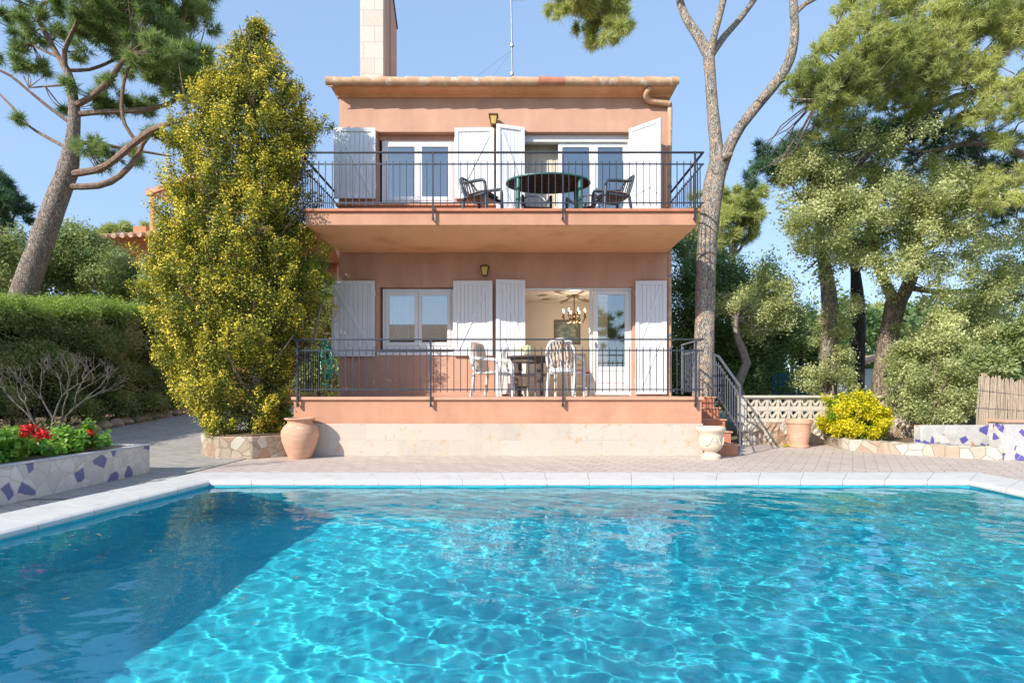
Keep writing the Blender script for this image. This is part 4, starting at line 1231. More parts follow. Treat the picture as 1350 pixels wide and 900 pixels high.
# ------------------------------------------------------------------ plants
def unit(a): return a/np.maximum(np.linalg.norm(a, axis=-1, keepdims=True), 1e-9)
def sample_blobs(blobs, n, shell=0.5, rng=RNG, gap=.45, per=11):
    """blobs: (center, (rx,ry,rz)); branch-end clusters of points with an uneven outline and gaps"""
    if n < 300: per = 3
    nc = max(6, n//per)
    wts = np.array([(b[1][0]*b[1][2]+b[1][0]*b[1][1])*(b[2] if len(b) > 2 else 1) for b in blobs]); wts /= wts.sum()
    ci = rng.choice(len(blobs), nc, p=wts)
    C = np.array([list(b[0]) for b in blobs])[ci]; Rr = np.array([b[1] for b in blobs])[ci]
    d = unit(rng.normal(size=(nc,3)))
    u = shell + (1-shell)*rng.random(nc)**0.7
    u = np.where(rng.random(nc) < .14, u*1.14, u)
    wob = 1 + .16*np.sin(d[:,0]*5+C[:,0]*3) * np.sin(d[:,2]*6+C[:,2]*2) + .10*np.sin(d[:,0]*11+d[:,2]*9)
    cen = C + d*Rr*(u*wob)[:,None]
    s_ = 2.2/max(.35, float(np.mean(Rr)))
    g = np.sin(cen[:,0]*s_*1.3+cen[:,1]*s_)*np.sin(cen[:,2]*s_*1.6+cen[:,0]*s_*.5) + .5*np.sin(cen[:,0]*s_*2.9)*np.sin(cen[:,2]*s_*3.3+1)
    keep = ~((g > gap) & (rng.random(nc) < .85))
    cen, d, Rr = cen[keep], d[keep], Rr[keep]
    cr = np.minimum(.115*Rr.mean(1) + .035, .34)*rng.uniform(.7, 1.3, len(cen))
    k = per
    off = unit(rng.normal(size=(len(cen)*k,3)))*(rng.random((len(cen)*k,1))**.5)
    pts = np.repeat(cen, k, 0) + off*np.repeat(cr, k)[:,None]*np.array([1.25,1.25,.85])
    out = unit(np.repeat(d, k, 0)*.55 + off + np.array([0,0,.15]))
    return pts, out
def leaves(name, pts, out, K, rc, size, m, parent, asp=.5, flat=0.75, rng=RNG, up=.15, tri=False):
    """clumps of K leaf shaped quads with radius rc round every point"""
    n = len(pts)
    c = np.repeat(pts, K, 0) + rng.normal(size=(n*K,3))*rc
    o = np.repeat(out, K, 0)
    nn = unit(o*flat + rng.normal(size=(n*K,3))*.6 + np.array([0,0,up]))
    a = unit(np.cross(nn, rng.normal(size=(n*K,3)))); b = np.cross(nn, a)
    s = size*rng.uniform(.6, 1.25, (n*K,1))
    a = a*s; b = b*s*asp
    bend = nn*s*.12
    co = np.stack([c-a, c+b*1.0-a*.1+bend, c+a, c-b-a*.1+bend], 1).reshape(-1,3)
    f = np.arange(len(co)).reshape(-1,4)
    return raw_mesh(name, co, f, m, parent)
def needles(name, pts, out, K, L, wd, m, parent, spread=.75, rng=RNG, up=.35):
    """tufts of K needles fanning out from every point"""
    n = len(pts)
    c = np.repeat(pts, K, 0) + rng.normal(size=(n*K,3))*L*.12
    ax = unit(out + np.array([0,0,up]) + rng.normal(size=out.shape)*.45)
    d = unit(np.repeat(ax, K, 0) + rng.normal(size=(n*K,3))*spread)
    l = L*rng.uniform(.65, 1.2, (n*K,1))
    s = unit(np.cross(d, rng.normal(size=(n*K,3))))*wd*.5
    co = np.stack([c-s, c+s, c+d*l], 1).reshape(-1,3)
    return raw_mesh(name, co, np.arange(len(co)).reshape(-1,3), m, parent)
def px_blob(px, py, Y, rpx, rpy, depth=None, wgt=1.0):
    k = Y/F; rx = rpx*k; rz = rpy*k
    return (P(px, py, Y), (rx, depth if depth else max(rx, rz)*.8, rz), wgt)
def px_path(pts, Y, dY=0.0):
    n = len(pts)
    return [P(p[0], p[1], Y + (p[2] if len(p) > 2 else dY*i/(n-1))) for i, p in enumerate(pts)]
def rad(pts, Y): return [w_*Y/F/2 for w_ in pts]
def branch_to(b, limb_pts, blob_pts, r0, rng=RNG):
    """thin twigs from the nearest limb point out to a foliage clump"""
    lp = np.array([list(p) for p in limb_pts])
    for q in blob_pts:
        q = Vector([float(x) for x in q]); d = np.linalg.norm(lp - np.array(q), axis=1); k = int(np.argmin(d)); a = Vector([float(x) for x in lp[k]])
        mid = (a+q)/2 + Vector([float(x) for x in rng.normal(size=3)])*.08*(q-a).length - Vector((0,0,.05*(q-a).length))
        b.tube([a, mid, q], [r0, r0*.7, r0*.25], 5, smooth=1, caps=False)

PINE = [(.030,.052,.022), (.055,.085,.032), (.085,.115,.046), (.14,.17,.07)]
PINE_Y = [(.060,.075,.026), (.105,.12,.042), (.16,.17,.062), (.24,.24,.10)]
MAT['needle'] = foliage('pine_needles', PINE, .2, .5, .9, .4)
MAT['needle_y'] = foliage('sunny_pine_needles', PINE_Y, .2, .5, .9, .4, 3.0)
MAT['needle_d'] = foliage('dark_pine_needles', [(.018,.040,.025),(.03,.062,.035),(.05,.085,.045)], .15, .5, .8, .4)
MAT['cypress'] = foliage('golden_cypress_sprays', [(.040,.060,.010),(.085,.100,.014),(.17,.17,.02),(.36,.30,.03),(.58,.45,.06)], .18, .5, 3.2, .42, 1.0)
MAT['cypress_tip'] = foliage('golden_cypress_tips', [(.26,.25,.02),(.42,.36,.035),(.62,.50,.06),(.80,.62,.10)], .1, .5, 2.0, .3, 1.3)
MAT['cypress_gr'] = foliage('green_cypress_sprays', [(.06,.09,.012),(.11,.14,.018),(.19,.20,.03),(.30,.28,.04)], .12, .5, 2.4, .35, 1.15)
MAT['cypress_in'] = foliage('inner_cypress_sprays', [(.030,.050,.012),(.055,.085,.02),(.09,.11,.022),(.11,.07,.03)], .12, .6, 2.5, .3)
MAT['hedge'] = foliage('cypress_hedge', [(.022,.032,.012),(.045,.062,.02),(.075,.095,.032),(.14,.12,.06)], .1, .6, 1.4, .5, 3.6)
MAT['hedge_top'] = foliage('hedge_top_leaves', [(.06,.09,.02),(.10,.14,.03),(.15,.19,.05)], .2, .6, 1.4, .4)  # lighter green than the leaves of the hedge face
MAT['shrub_l'] = foliage('light_green_leaves', [(.06,.08,.025),(.10,.13,.045),(.17,.20,.08),(.25,.28,.14)], .2, .45, 1.3, .45, 1.9)
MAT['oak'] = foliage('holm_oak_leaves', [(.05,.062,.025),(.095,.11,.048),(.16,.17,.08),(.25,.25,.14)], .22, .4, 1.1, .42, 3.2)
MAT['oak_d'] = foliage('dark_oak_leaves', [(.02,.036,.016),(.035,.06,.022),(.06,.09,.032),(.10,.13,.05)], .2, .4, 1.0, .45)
MAT['geranium'] = foliage('geranium_leaves', [(.05,.14,.02),(.10,.25,.03),(.20,.36,.05),(.32,.45,.10)], .25, .4, 3, .3, 1.25)
MAT['yellow'] = foliage('yellow_shrub_leaves', [(.20,.24,.01),(.50,.46,.012),(.72,.62,.015),(.85,.74,.05)], .2, .45, 4, .25, 1.05)
MAT['yellow_in'] = foliage('green_shrub_leaves', [(.06,.13,.01),(.12,.22,.015),(.24,.32,.02)], .3, .45, 3, .3, 1.3)
MAT['bark_pine'] = bark('pine_bark', (.26,.20,.165), (.46,.38,.32), 8, .9)
MAT['bark_red'] = bark('reddish_pine_bark', (.24,.155,.115), (.40,.28,.21), 8, .6)
MAT['bark_tall'] = bark('grey_plated_bark', (.24,.20,.17), (.60,.55,.49), 9, .9, ((.50,.38,.29), 6))
MAT['bark_oak'] = bark('oak_bark', (.20,.15,.11), (.36,.29,.22), 6, .8)
MAT['bark_dark'] = bark('dark_bark', (.055,.045,.045), (.11,.09,.085), 6, .8)
MAT['bark_grey'] = bark('pale_grey_bark', (.22,.18,.15), (.36,.30,.25), 8, .4)

# ---- leaning pine on the left
Y = 14.0
t = thing('pine_tree', 'tall pine with a leaning scaly trunk and wide branches behind the left hedge', 'pine tree', P(28, 395, Y)*1.0)
t.location.z = .3
tr = MB()
tr.tube(px_path([(5,470),(28,396),(58,310),(80,250),(90,222),(96,180),(98,145),(92,105),(86,88)], Y), rad([34,30,26,24,23,15,13,10,8], Y), 16, smooth=2, noise=.04)
tr.build('trunk', MAT['bark_pine'], t, smooth=True)
limbs = [
 ([(86,90),(66,55),(52,28),(50,12),(62,2),(90,-12)], [9,8,8,7,6,5], .4),
 ([(88,95),(85,68),(97,40),(110,10)], [8,7,6,4], -.5),
 ([(93,93),(118,92),(140,84),(156,76)], [6,5,5,4], .6),
 ([(97,140),(120,128),(142,108),(158,86),(170,70)], [9,8,8,7,4], -.6),
 ([(100,151),(140,147),(180,146),(217,139),(235,128),(250,105)], [9,8,8,7,6,3], .5),
 ([(104,188),(130,190),(160,195),(225,206)], [6,6,5,3], .9),
 ([(88,230),(128,224),(152,210),(175,190),(200,172),(225,162),(250,156)], [12,11,10,10,9,8,6], -.8),
 ([(92,246),(130,245),(158,232),(180,208),(188,190),(198,178)], [11,10,9,8,6,4], -.2),
 ([(180,187),(165,165),(160,140),(164,105),(175,78)], [6,6,5,5,3], -.4),
 ([(95,199),(60,180),(38,166),(15,140),(-10,115)], [6,5,4,4,3], .6),
 ([(97,166),(60,138),(38,120),(14,100),(-12,88)], [5,5,4,4,3], -.5),
 ([(50,28),(36,18),(20,-5)], [5,4,3], 1), ([(84,78),(60,68),(42,58),(40,48),(52,38)], [5,4,3,3,2], .5),
 ([(86,112),(60,114),(38,116)], [4,3,2], .5),
]
lb = MB(); allp = []
for pts, ws, dy in limbs:
    p_ = px_path(pts, Y, dy); allp += p_
    lb.tube(p_, rad([w_*.82 for w_ in ws], Y), 8, smooth=1, noise=.08)
dense = [px_blob(175,38,Y,80,50,1.3), px_blob(230,85,Y-.4,48,30,1.0), px_blob(125,25,Y+.5,40,40,1.1), px_blob(200,-10,Y,80,40,1.4), px_blob(268,78,Y-.3,24,16,.6), px_blob(215,60,Y+.4,45,32,1.0)]
sparse = [px_blob(150,132,Y+.4,55,14,.9,1.0), px_blob(50,45,Y,32,42,.9,.8), px_blob(22,80,Y+.4,30,30,.8,.8), px_blob(60,210,Y-.3,14,13,.4,1.5), px_blob(150,205,Y+.5,55,24,1,.55), px_blob(215,178,Y,32,22,.7,.9), px_blob(14,155,Y,22,20,.6,.35), px_blob(85,5,Y,50,22,1,.8), px_blob(235,120,Y,28,16,.6,1.0), px_blob(190,115,Y+.3,40,14,.6,.5), px_blob(5,15,Y,30,30,.8,.8), px_blob(90,135,Y+.5,26,18,.6,.5)]
sp, so = sample_blobs(sparse, 950, .1)
dp, do = sample_blobs(dense, 3000, .25, gap=.8)
branch_to(lb, allp, sp[::5], .014); branch_to(lb, allp, dp[::14], .02)
lb.build('branches', MAT['bark_red'], t, smooth=True)
needles('crown', np.vstack([dp, sp]), np.vstack([do, so]), 34, .24, .017, MAT['needle'], t, .8)

# ---- tall pine right of the villa
Y = 10.9
t = thing('pine_tree', 'tall bare forked pine trunk rising beside the right end of the balcony', 'pine tree', (3.85, Y, 0))
tr = MB()
tr.tube(px_path([(922,600),(926,520),(929,430),(931,350),(935,290),(941,245),(947,215)], Y), rad([29,26,25,25,25,26,24], Y), 18, smooth=2, noise=.03)
tr.tube(px_path([(946,222),(944,190),(940,150),(937,110),(934,72)], Y), rad([21,17,15,14,15], Y), 14, smooth=2, noise=.03)
tr.build('trunk', MAT['bark_tall'], t, smooth=True)
lb = MB()
lb.tube(px_path([(950,222),(962,192),(978,165),(1002,135),(1030,100),(1044,70),(1048,35),(1046,5),(1050,-60)], Y, -.6), rad([19,15,13,13,13,11,10,10,8], Y), 12, smooth=2, noise=.03)
lb.tube(px_path([(934,74),(922,50),(908,30),(898,8),(890,-30)], Y, .3), rad([14,13,11,10,8], Y), 12, smooth=1, noise=.03)
lb.tube(px_path([(936,74),(942,45),(950,15),(958,-20)], Y, -.3), rad([11,9,9,8], Y), 10, smooth=1, noise=.03)
lb.tube(px_path([(938,72),(955,48),(978,22),(1000,-8)], Y, .4), rad([10,9,8,7], Y), 10, smooth=1)
lb.tube(px_path([(1048,18),(1062,5),(1085,-6)], Y-.5), rad([7,6,4], Y), 8, smooth=1)
lb.tube(px_path([(1000,135),(1022,112),(1038,102)], Y-.3), rad([8,7,6], Y), 8); lb.tube(px_path([(952,208),(960,205),(965,203)], Y-.2), rad([7,6,5], Y), 8)
hang = px_path([(890,-30),(870,-40),(845,-15),(825,5),(808,14)], Y-.2); lb.tube(hang, rad([8,6,4,3,2], Y), 8, smooth=1)
bl = [px_blob(785,10,Y-.3,48,30,.8), px_blob(800,40,Y-.3,30,24,.5), px_blob(820,30,Y-.2,18,16,.4), px_blob(765,-10,Y-.3,40,20,.7)]
bl2 = [px_blob(905,-85,Y,70,30,1.4), px_blob(990,-15,Y,40,18,.9,.5), px_blob(1040,-75,Y,60,30,1.2), px_blob(960,-110,Y,90,40,1.6)]
cp, co_ = sample_blobs(bl, 950, .15); c2p, c2o = sample_blobs(bl2, 800, .2)
branch_to(lb, hang[2:], cp[::16], .010)
lb.build('branches', MAT['bark_tall'], t, smooth=True)
needles('crown', np.vstack([cp, c2p]), np.vstack([co_, c2o]), 30, .17, .013, MAT['needle_y'], t, .85, up=0)

# ---- big drooping pine, upper right
Y = 9.8
t = thing('pine_tree', 'large drooping pine crown filling the upper right corner above the oak', 'pine tree', (9.9, Y, 0))
tr = MB(); tr.tube(px_path([(1402,600),(1400,400),(1392,250),(1385,120),(1370,20),(1360,-120)], Y), rad([46,40,36,32,28,20], Y), 14, smooth=1, noise=.04)
tr.build('trunk', MAT['bark_pine'], t, smooth=True)
lb = MB(); allp = []
for pts, ws, dy in [([(1385,60),(1330,45),(1280,38),(1230,48),(1180,75),(1120,90)], [14,11,9,8,6,4], -.5), ([(1385,110),(1330,115),(1270,100),(1200,110),(1130,120),(1080,130)], [12,10,8,7,5,3], -.6),
                    ([(1390,170),(1340,130),(1290,120),(1230,140),(1200,180)], [12,9,8,6,4], .4), ([(1390,230),(1330,195),(1270,190),(1220,200),(1160,190)], [10,8,7,5,3], .6),
                    ([(1370,20),(1300,-5),(1220,10),(1150,25),(1100,40)], [12,10,8,6,3], .2), ([(1390,260),(1340,230),(1300,220)], [10,7,4], 1.0)]:
    p_ = px_path(pts, Y, dy); allp += p_; lb.tube(p_, rad(ws, Y), 8, smooth=1, noise=.04)
fr_ = [px_blob(1110,95,Y-.5,62,50,.8,1.2), px_blob(1075,105,Y-.5,32,42,.6), px_blob(1170,70,Y-.7,75,62,.9,1.2), px_blob(1240,40,Y-.6,90,60,1.0), px_blob(1320,40,Y-.7,80,70,1.0), px_blob(1150,0,Y-.3,60,40,.9,.8), px_blob(1215,105,Y-.3,60,40,.8,.9), px_blob(1330,140,Y-.8,60,55,.8,.9), px_blob(1340,235,Y-.8,40,50,.6,.7), px_blob(1100,150,Y-.3,40,24,.6,.8)]
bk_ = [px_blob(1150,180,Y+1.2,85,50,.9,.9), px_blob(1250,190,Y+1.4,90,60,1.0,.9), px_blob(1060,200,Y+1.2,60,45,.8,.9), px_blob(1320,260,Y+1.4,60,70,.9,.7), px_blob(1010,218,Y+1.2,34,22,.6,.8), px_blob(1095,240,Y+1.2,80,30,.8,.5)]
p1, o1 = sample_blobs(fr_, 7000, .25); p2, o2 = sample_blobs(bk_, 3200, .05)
branch_to(lb, allp, p1[::30], .016); branch_to(lb, allp, p2[::14], .016)
lb.build('branches', MAT['bark_pine'], t, smooth=True)
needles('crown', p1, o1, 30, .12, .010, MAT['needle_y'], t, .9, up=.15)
needles('shaded_crown', p2, o2, 24, .16, .011, MAT['needle_d'], t, .9, up=0)  # front needles sunny, back needles dark: light and shade put into the colour

# ---- holm oak with light leaves under that pine
Y = 10.4
t = thing('oak_tree', 'holm oak with pale olive leaves and a thick forked trunk behind the yellow shrub', 'oak tree', P(1160, 560, 12.0)*1.0)
t.location.z = 0
YT = 12.0
tr = MB()
tr.tube(px_path([(1160,585),(1163,520),(1168,470),(1174,430),(1182,395)], YT), rad([34,27,24,22,24], YT), 14, smooth=1, noise=.05)
tr.build('trunk', MAT['bark_oak'], t, smooth=True)
lb = MB(); allp = []
for pts, ws, dy in [([(1180,400),(1168,375),(1158,350),(1150,310),(1145,260)], [16,13,11,9,5], -.8), ([(1184,400),(1200,370),(1206,340),(1215,300),(1230,250)], [17,15,12,10,5], -1.0), ([(1204,380),(1240,385),(1290,383),(1352,390)], [8,7,5,4], -.6), ([(1158,350),(1130,320),(1100,300),(1060,270)], [7,6,5,3], -1.2), ([(1206,340),(1250,310),(1300,290)], [8,6,4], -.8)]:
    p_ = px_path(pts, YT, dy); allp += p_; lb.tube(p_, rad(ws, YT), 8, smooth=1, noise=.05)
bl = [px_blob(1105,225,Y,70,45,.9), px_blob(1190,225,Y-.2,70,55,1.0), px_blob(1265,255,Y-.3,60,55,1.0), px_blob(1110,280,Y+.1,80,42,.9), px_blob(1050,225,Y+.2,38,30,.6,.8), px_blob(1200,290,Y,95,50,1.0), px_blob(1290,310,Y,60,42,.8,.8), px_blob(1110,335,Y+.3,55,22,.6,.5), px_blob(1215,350,Y+.2,90,34,.8,.75), px_blob(1140,385,Y+1.2,50,22,.6,.4), px_blob(1265,392,Y+.6,60,24,.6,.6), px_blob(1320,365,Y+.2,40,40,.6,.5), px_blob(1060,305,Y+.3,30,28,.5,.4)]
p1, o1 = sample_blobs(bl, 3000, .1)
branch_to(lb, allp, p1[::28], .014); lb.build('branches', MAT['bark_oak'], t, smooth=True)
leaves('crown', p1, o1, 40, .085, .026, MAT['oak'], t, .5)

# ---- two more trunks of the group
def simple_tree(name, label, cat, trunk, ws, Y, bark_m, blobs, n, K, rc, size, leaf_m, kind='leaf', group=None, twig=12, shell=.1, tr_dy=0, extra=()):
    base = px_path(trunk, Y)[0]
    t = thing(name, label, cat, (base.x, base.y, max(0, base.z) if base.z < 1 else 0), 0, group)
    b = MB(); p_ = px_path(trunk, Y, tr_dy); b.tube(p_, rad(ws, Y), 12, smooth=1, noise=.05)
    for e, ew in extra: q_ = px_path(e, Y, tr_dy); p_ = p_ + q_; b.tube(q_, rad(ew, Y), 8, smooth=1, noise=.05)
    p1, o1 = sample_blobs(blobs, n, shell)
    branch_to(b, p_[len(p_)//2:], p1[::max(1, n//twig)], ws[-1]*Y/F/2*.5)
    b.build('trunk', bark_m, t, smooth=True)
    if kind == 'leaf': leaves('crown', p1, o1, K, rc, size, leaf_m, t)
    else: needles('crown', p1, o1, K, rc, size, leaf_m, t)
    return t
simple_tree('pine_tree', 'straight pine trunk wrapped in ivy left of the yellow shrub', 'pine tree', [(1090,600),(1091,520),(1092,470),(1094,420),(1092,380),(1084,330),(1078,280)], [26,23,21,20,18,14,9], 12.8, MAT['bark_pine'],
    [px_blob(1080,330,12.6,24,50,.5), px_blob(1075,270,12.8,50,35,.7)], 260, 16, .11, .05, MAT['oak'])
t = thing('ivy', 'light ivy leaves climbing the pine trunk left of the yellow shrub', 'climbing plant', P(1090, 560, 12.6)); t.location.z = .1
p1, o1 = sample_blobs([px_blob(1092,470,12.7,38,42,.5), px_blob(1085,515,12.6,45,34,.6), px_blob(1100,430,12.7,22,24,.4,.6)], 620, .3)
leaves('ivy_foliage', p1, o1, 26, .07, .028, MAT['oak'], t)
b = MB(); b.tube(px_path([(1086,585),(1096,545),(1098,505),(1088,470),(1098,440)], 12.45), .02, 6, smooth=1); b.build('stem', MAT['bark_grey'], t, smooth=True)
simple_tree('pine_tree', 'nearly black straight trunk between the ivy clad pine and the oak', 'pine tree', [(1128,600),(1129,520),(1130,450),(1131,405),(1128,360),(1124,320)], [22,19,18,18,12,8], 13.4, MAT['bark_dark'],
    [px_blob(1130,320,13.4,40,40,.6)], 160, 16, .12, .05, MAT['oak_d'])

# ---- shrubs on the right
def shrub(name, label, cat, base, blobs, n, K, rc, size, m, stems=5, group=None, shell=.45, bm_=None, sr=.018, inner=None):
    t = thing(name, label, cat, base, 0, group)
    p1, o1 = sample_blobs(blobs, n, shell, gap=.30)
    for i in range(stems):
        q = Vector([float(v) for v in p1[i*len(p1)//stems]]); a = Vector(base) + Vector((random.uniform(-.12,.12), random.uniform(-.1,.1), 0))
        mid = (a+q)/2 + Vector((random.uniform(-.1,.1), random.uniform(-.1,.1), .1)); MB().tube([a, mid, q], [sr*1.6, sr, sr*.4], 6, smooth=1, caps=False).build('stem', bm_ or MAT['bark_oak'], t, smooth=True)
    leaves('foliage', p1, o1, K, rc, size, m, t)
    if inner:
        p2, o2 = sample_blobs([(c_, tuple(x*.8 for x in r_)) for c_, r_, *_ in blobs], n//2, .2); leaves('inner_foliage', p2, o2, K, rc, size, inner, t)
    return t
shrub('laurel_shrub', 'tall grey green shrub hiding the wall between the oak trunk and the reed screen', 'shrub', (7.9, 10.6, .1),
      [px_blob(1220,500,10.7,50,48,.7), px_blob(1222,460,10.9,30,30,.6,.8), px_blob(1255,440,10.8,42,36,.6,.8), px_blob(1190,540,10.9,20,26,.5,.8), px_blob(1262,520,10.5,26,40,.4), px_blob(1285,415,11.2,44,26,.6,.8), px_blob(1215,428,11.4,24,20,.5,.7), px_blob(1235,548,10.4,38,16,.4,.8)], 2200, 30, .07, .027, MAT['oak'], 7)
shrub('laurel_shrub', 'bright green leafy shrub hanging over the top of the reed screen', 'shrub', (9.4, 10.6, 0),
      [px_blob(1325,470,10.2,42,22,.5), px_blob(1350,440,10.2,28,22,.5), px_blob(1300,480,10.2,24,14,.4)], 620, 26, .07, .035, MAT['shrub_l'], 4)
shrub('young_tree', 'loose leafy young tree in the background above the reed screen at the right edge', 'tree', (10.9, 12.4, 0),
      [px_blob(1325,340,12.2,36,40,.7,.8), px_blob(1340,400,12.2,26,22,.5,.6)], 380, 26, .09, .03, MAT['oak'], 5)
# yellow shrub
shrub('golden_shrub', 'round bright yellow leaved shrub in the curved stone bed', 'shrub', P(1130, 582, 10.6),
      [px_blob(1128,552,10.6,38,27,.5), px_blob(1112,548,10.55,23,24,.4), px_blob(1150,550,10.5,21,24,.4), px_blob(1122,532,10.6,26,16,.4)], 1500, 20, .045, .025, MAT['yellow'], 8, shell=.62, inner=MAT['yellow_in'])
p1, o1 = sample_blobs([px_blob(1033,588,10.9,6,4,.06)], 30, .3)
t = thing('small_weed', 'tiny yellow green plant at the foot of the wall left of the terracotta pot', 'plant', P(1033, 592, 10.6)); t.location.z = 0
leaves('foliage', p1 - np.array([0,.1,.02]), o1, 8, .02, .03, MAT['yellow'], t); MB().tube([t.location, t.location+Vector((0,0,.1))], .006, 5).build('stem', MAT['bark_grey'], t)

# ---- trees behind, right of the villa
simple_tree('oak_tree', 'dark dense oak behind the stair railing right of the villa', 'oak tree', [(940,600),(935,520),(930,470),(925,430)], [14,12,10,8], 15.5, MAT['bark_dark'],
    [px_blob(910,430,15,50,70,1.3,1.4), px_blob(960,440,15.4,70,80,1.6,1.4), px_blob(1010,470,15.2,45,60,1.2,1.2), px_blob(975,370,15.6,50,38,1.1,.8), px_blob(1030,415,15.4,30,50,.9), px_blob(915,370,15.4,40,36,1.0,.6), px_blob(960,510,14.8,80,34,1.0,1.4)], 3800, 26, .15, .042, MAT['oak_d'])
simple_tree('oak_tree', 'lighter leaved small tree with a curving pale trunk behind the stair railing', 'oak tree', [(978,600),(985,545),(972,510),(984,478),(972,445),(970,420)], [14,12,12,12,9,6], 12.6, MAT['bark_grey'],
    [px_blob(1000,420,13,42,30,.8), px_blob(1020,390,13.2,34,32,.7,.9), px_blob(965,395,13,34,26,.7,.6)], 640, 28, .11, .034, MAT['oak'], twig=20)
simple_tree('pine_tree', 'slender pale branching tree seen under the right corner of the balcony', 'tree', [(905,560),(906,440),(906,370),(904,335),(912,318)], [9,8,7,7,4], 16, MAT['bark_grey'],
    [px_blob(900,325,16,26,18,.8,.6), px_blob(925,350,16,30,30,.9,.5)], 240, 26, .12, .04, MAT['oak_d'], twig=16, extra=[([(906,350),(915,340),(925,332)], [6,5,3])])
simple_tree('pine_tree', 'rounded bright green pine beyond the forked trunk', 'pine tree', [(965,600),(966,480),(965,400),(965,340)], [16,14,12,10], 24, MAT['bark_pine'],
    [px_blob(970,272,24,34,30,1.4,1.3), px_blob(935,285,24,36,34,1.4), px_blob(985,300,24,22,30,1.0), px_blob(950,320,24,40,16,1.2,.6)], 1500, 26, .34, .034, MAT['needle_y'], kind='needle')
simple_tree('pine_tree', 'green domed pine far behind the pierced block wall', 'pine tree', [(1100,560),(1100,500),(1100,460)], [10,9,8], 30, MAT['bark_pine'],
    [px_blob(1110,430,30,80,30,2.5), px_blob(1200,425,30,60,24,2.5), px_blob(1300,420,30,60,26,2.5)], 1900, 20, .42, .05, MAT['needle_y'], kind='needle')
# masses behind everything
def hedge_mass(name, label, blobs, n, m, K=14, rc=.22, size=.11, kind=None):
    p1, o1 = sample_blobs(blobs, n, .4)
    t = thing(name, label, 'shrubbery', (blobs[0][0].x, blobs[0][0].y, 0)); t.location.z = 0
    leaves('foliage', p1, o1, K, rc, size, m, t)
    for c_, r_, *_ in blobs: MB().tube([(c_.x, c_.y, 0), (c_.x+.2, c_.y, max(.3, c_.z))], [.09,.04], 6).build('stem', MAT['bark_dark'], t)
    return t
hedge_mass('background_shrubbery', 'dark green shrubbery behind the pierced block wall on the right', [px_blob(x_, 490, 19, 55, 55, 1.2) for x_ in (900,980,1060,1130,1200,1270,1340,1400)] + [px_blob(x_, 435, 21, 50, 34, 1.2, .8) for x_ in (1040,1120,1200,1280,1330)], 3400, MAT['oak_d'])
hedge_mass('background_shrubbery', 'sunny yellow green bush behind the dark oak on the right', [px_blob(1050,440,17,22,26,.6)], 260, MAT['shrub_l'], 14, .14, .07)
MAT['bark_dark2'] = MAT['bark_dark']

# ---- left side
shrub('garden_bush', 'light green bush behind the hedge left of the leaning pine', 'bush', (-13.5, 15.2, .3), [px_blob(15,345,15,45,50,1.0), px_blob(-20,330,15,30,60,.8)], 1000, 26, .13, .042, MAT['shrub_l'], 5)
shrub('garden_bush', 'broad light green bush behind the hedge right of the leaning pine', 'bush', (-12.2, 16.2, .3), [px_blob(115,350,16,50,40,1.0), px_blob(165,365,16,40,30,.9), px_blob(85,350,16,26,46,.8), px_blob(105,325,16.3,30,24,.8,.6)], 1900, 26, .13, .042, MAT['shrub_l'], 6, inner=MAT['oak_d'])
simple_tree('pine_tree', 'dark pine crown at the left edge beyond the bushes', 'pine tree', [(-8,500),(-8,400),(-6,330)], [14,12,10], 22, MAT['bark_pine'],
    [px_blob(0,245,22,16,34,1.0), px_blob(18,270,22,24,20,1.0), px_blob(-10,280,22,30,30,1.0)], 700, 26, .32, .034, MAT['needle_d'], kind='needle')
simple_tree('pine_tree', 'distant round topped pine left of the neighbouring house', 'pine tree', [(155,450),(155,380),(155,330)], [10,8,6], 34, MAT['bark_pine'],
    [px_blob(155,308,34,28,12,1.4), px_blob(172,312,34,20,14,1.2)], 420, 26, .45, .05, MAT['needle_y'], kind='needle')
shrub('garden_bush', 'fresh green sapling leaves between the bushes and the golden cypress', 'bush', (-9.6, 14.6, .3), [px_blob(205,390,14.6,20,36,.5,.8), px_blob(212,350,14.6,12,24,.4,.6)], 320, 16, .11, .045, MAT['shrub_l'], 5)

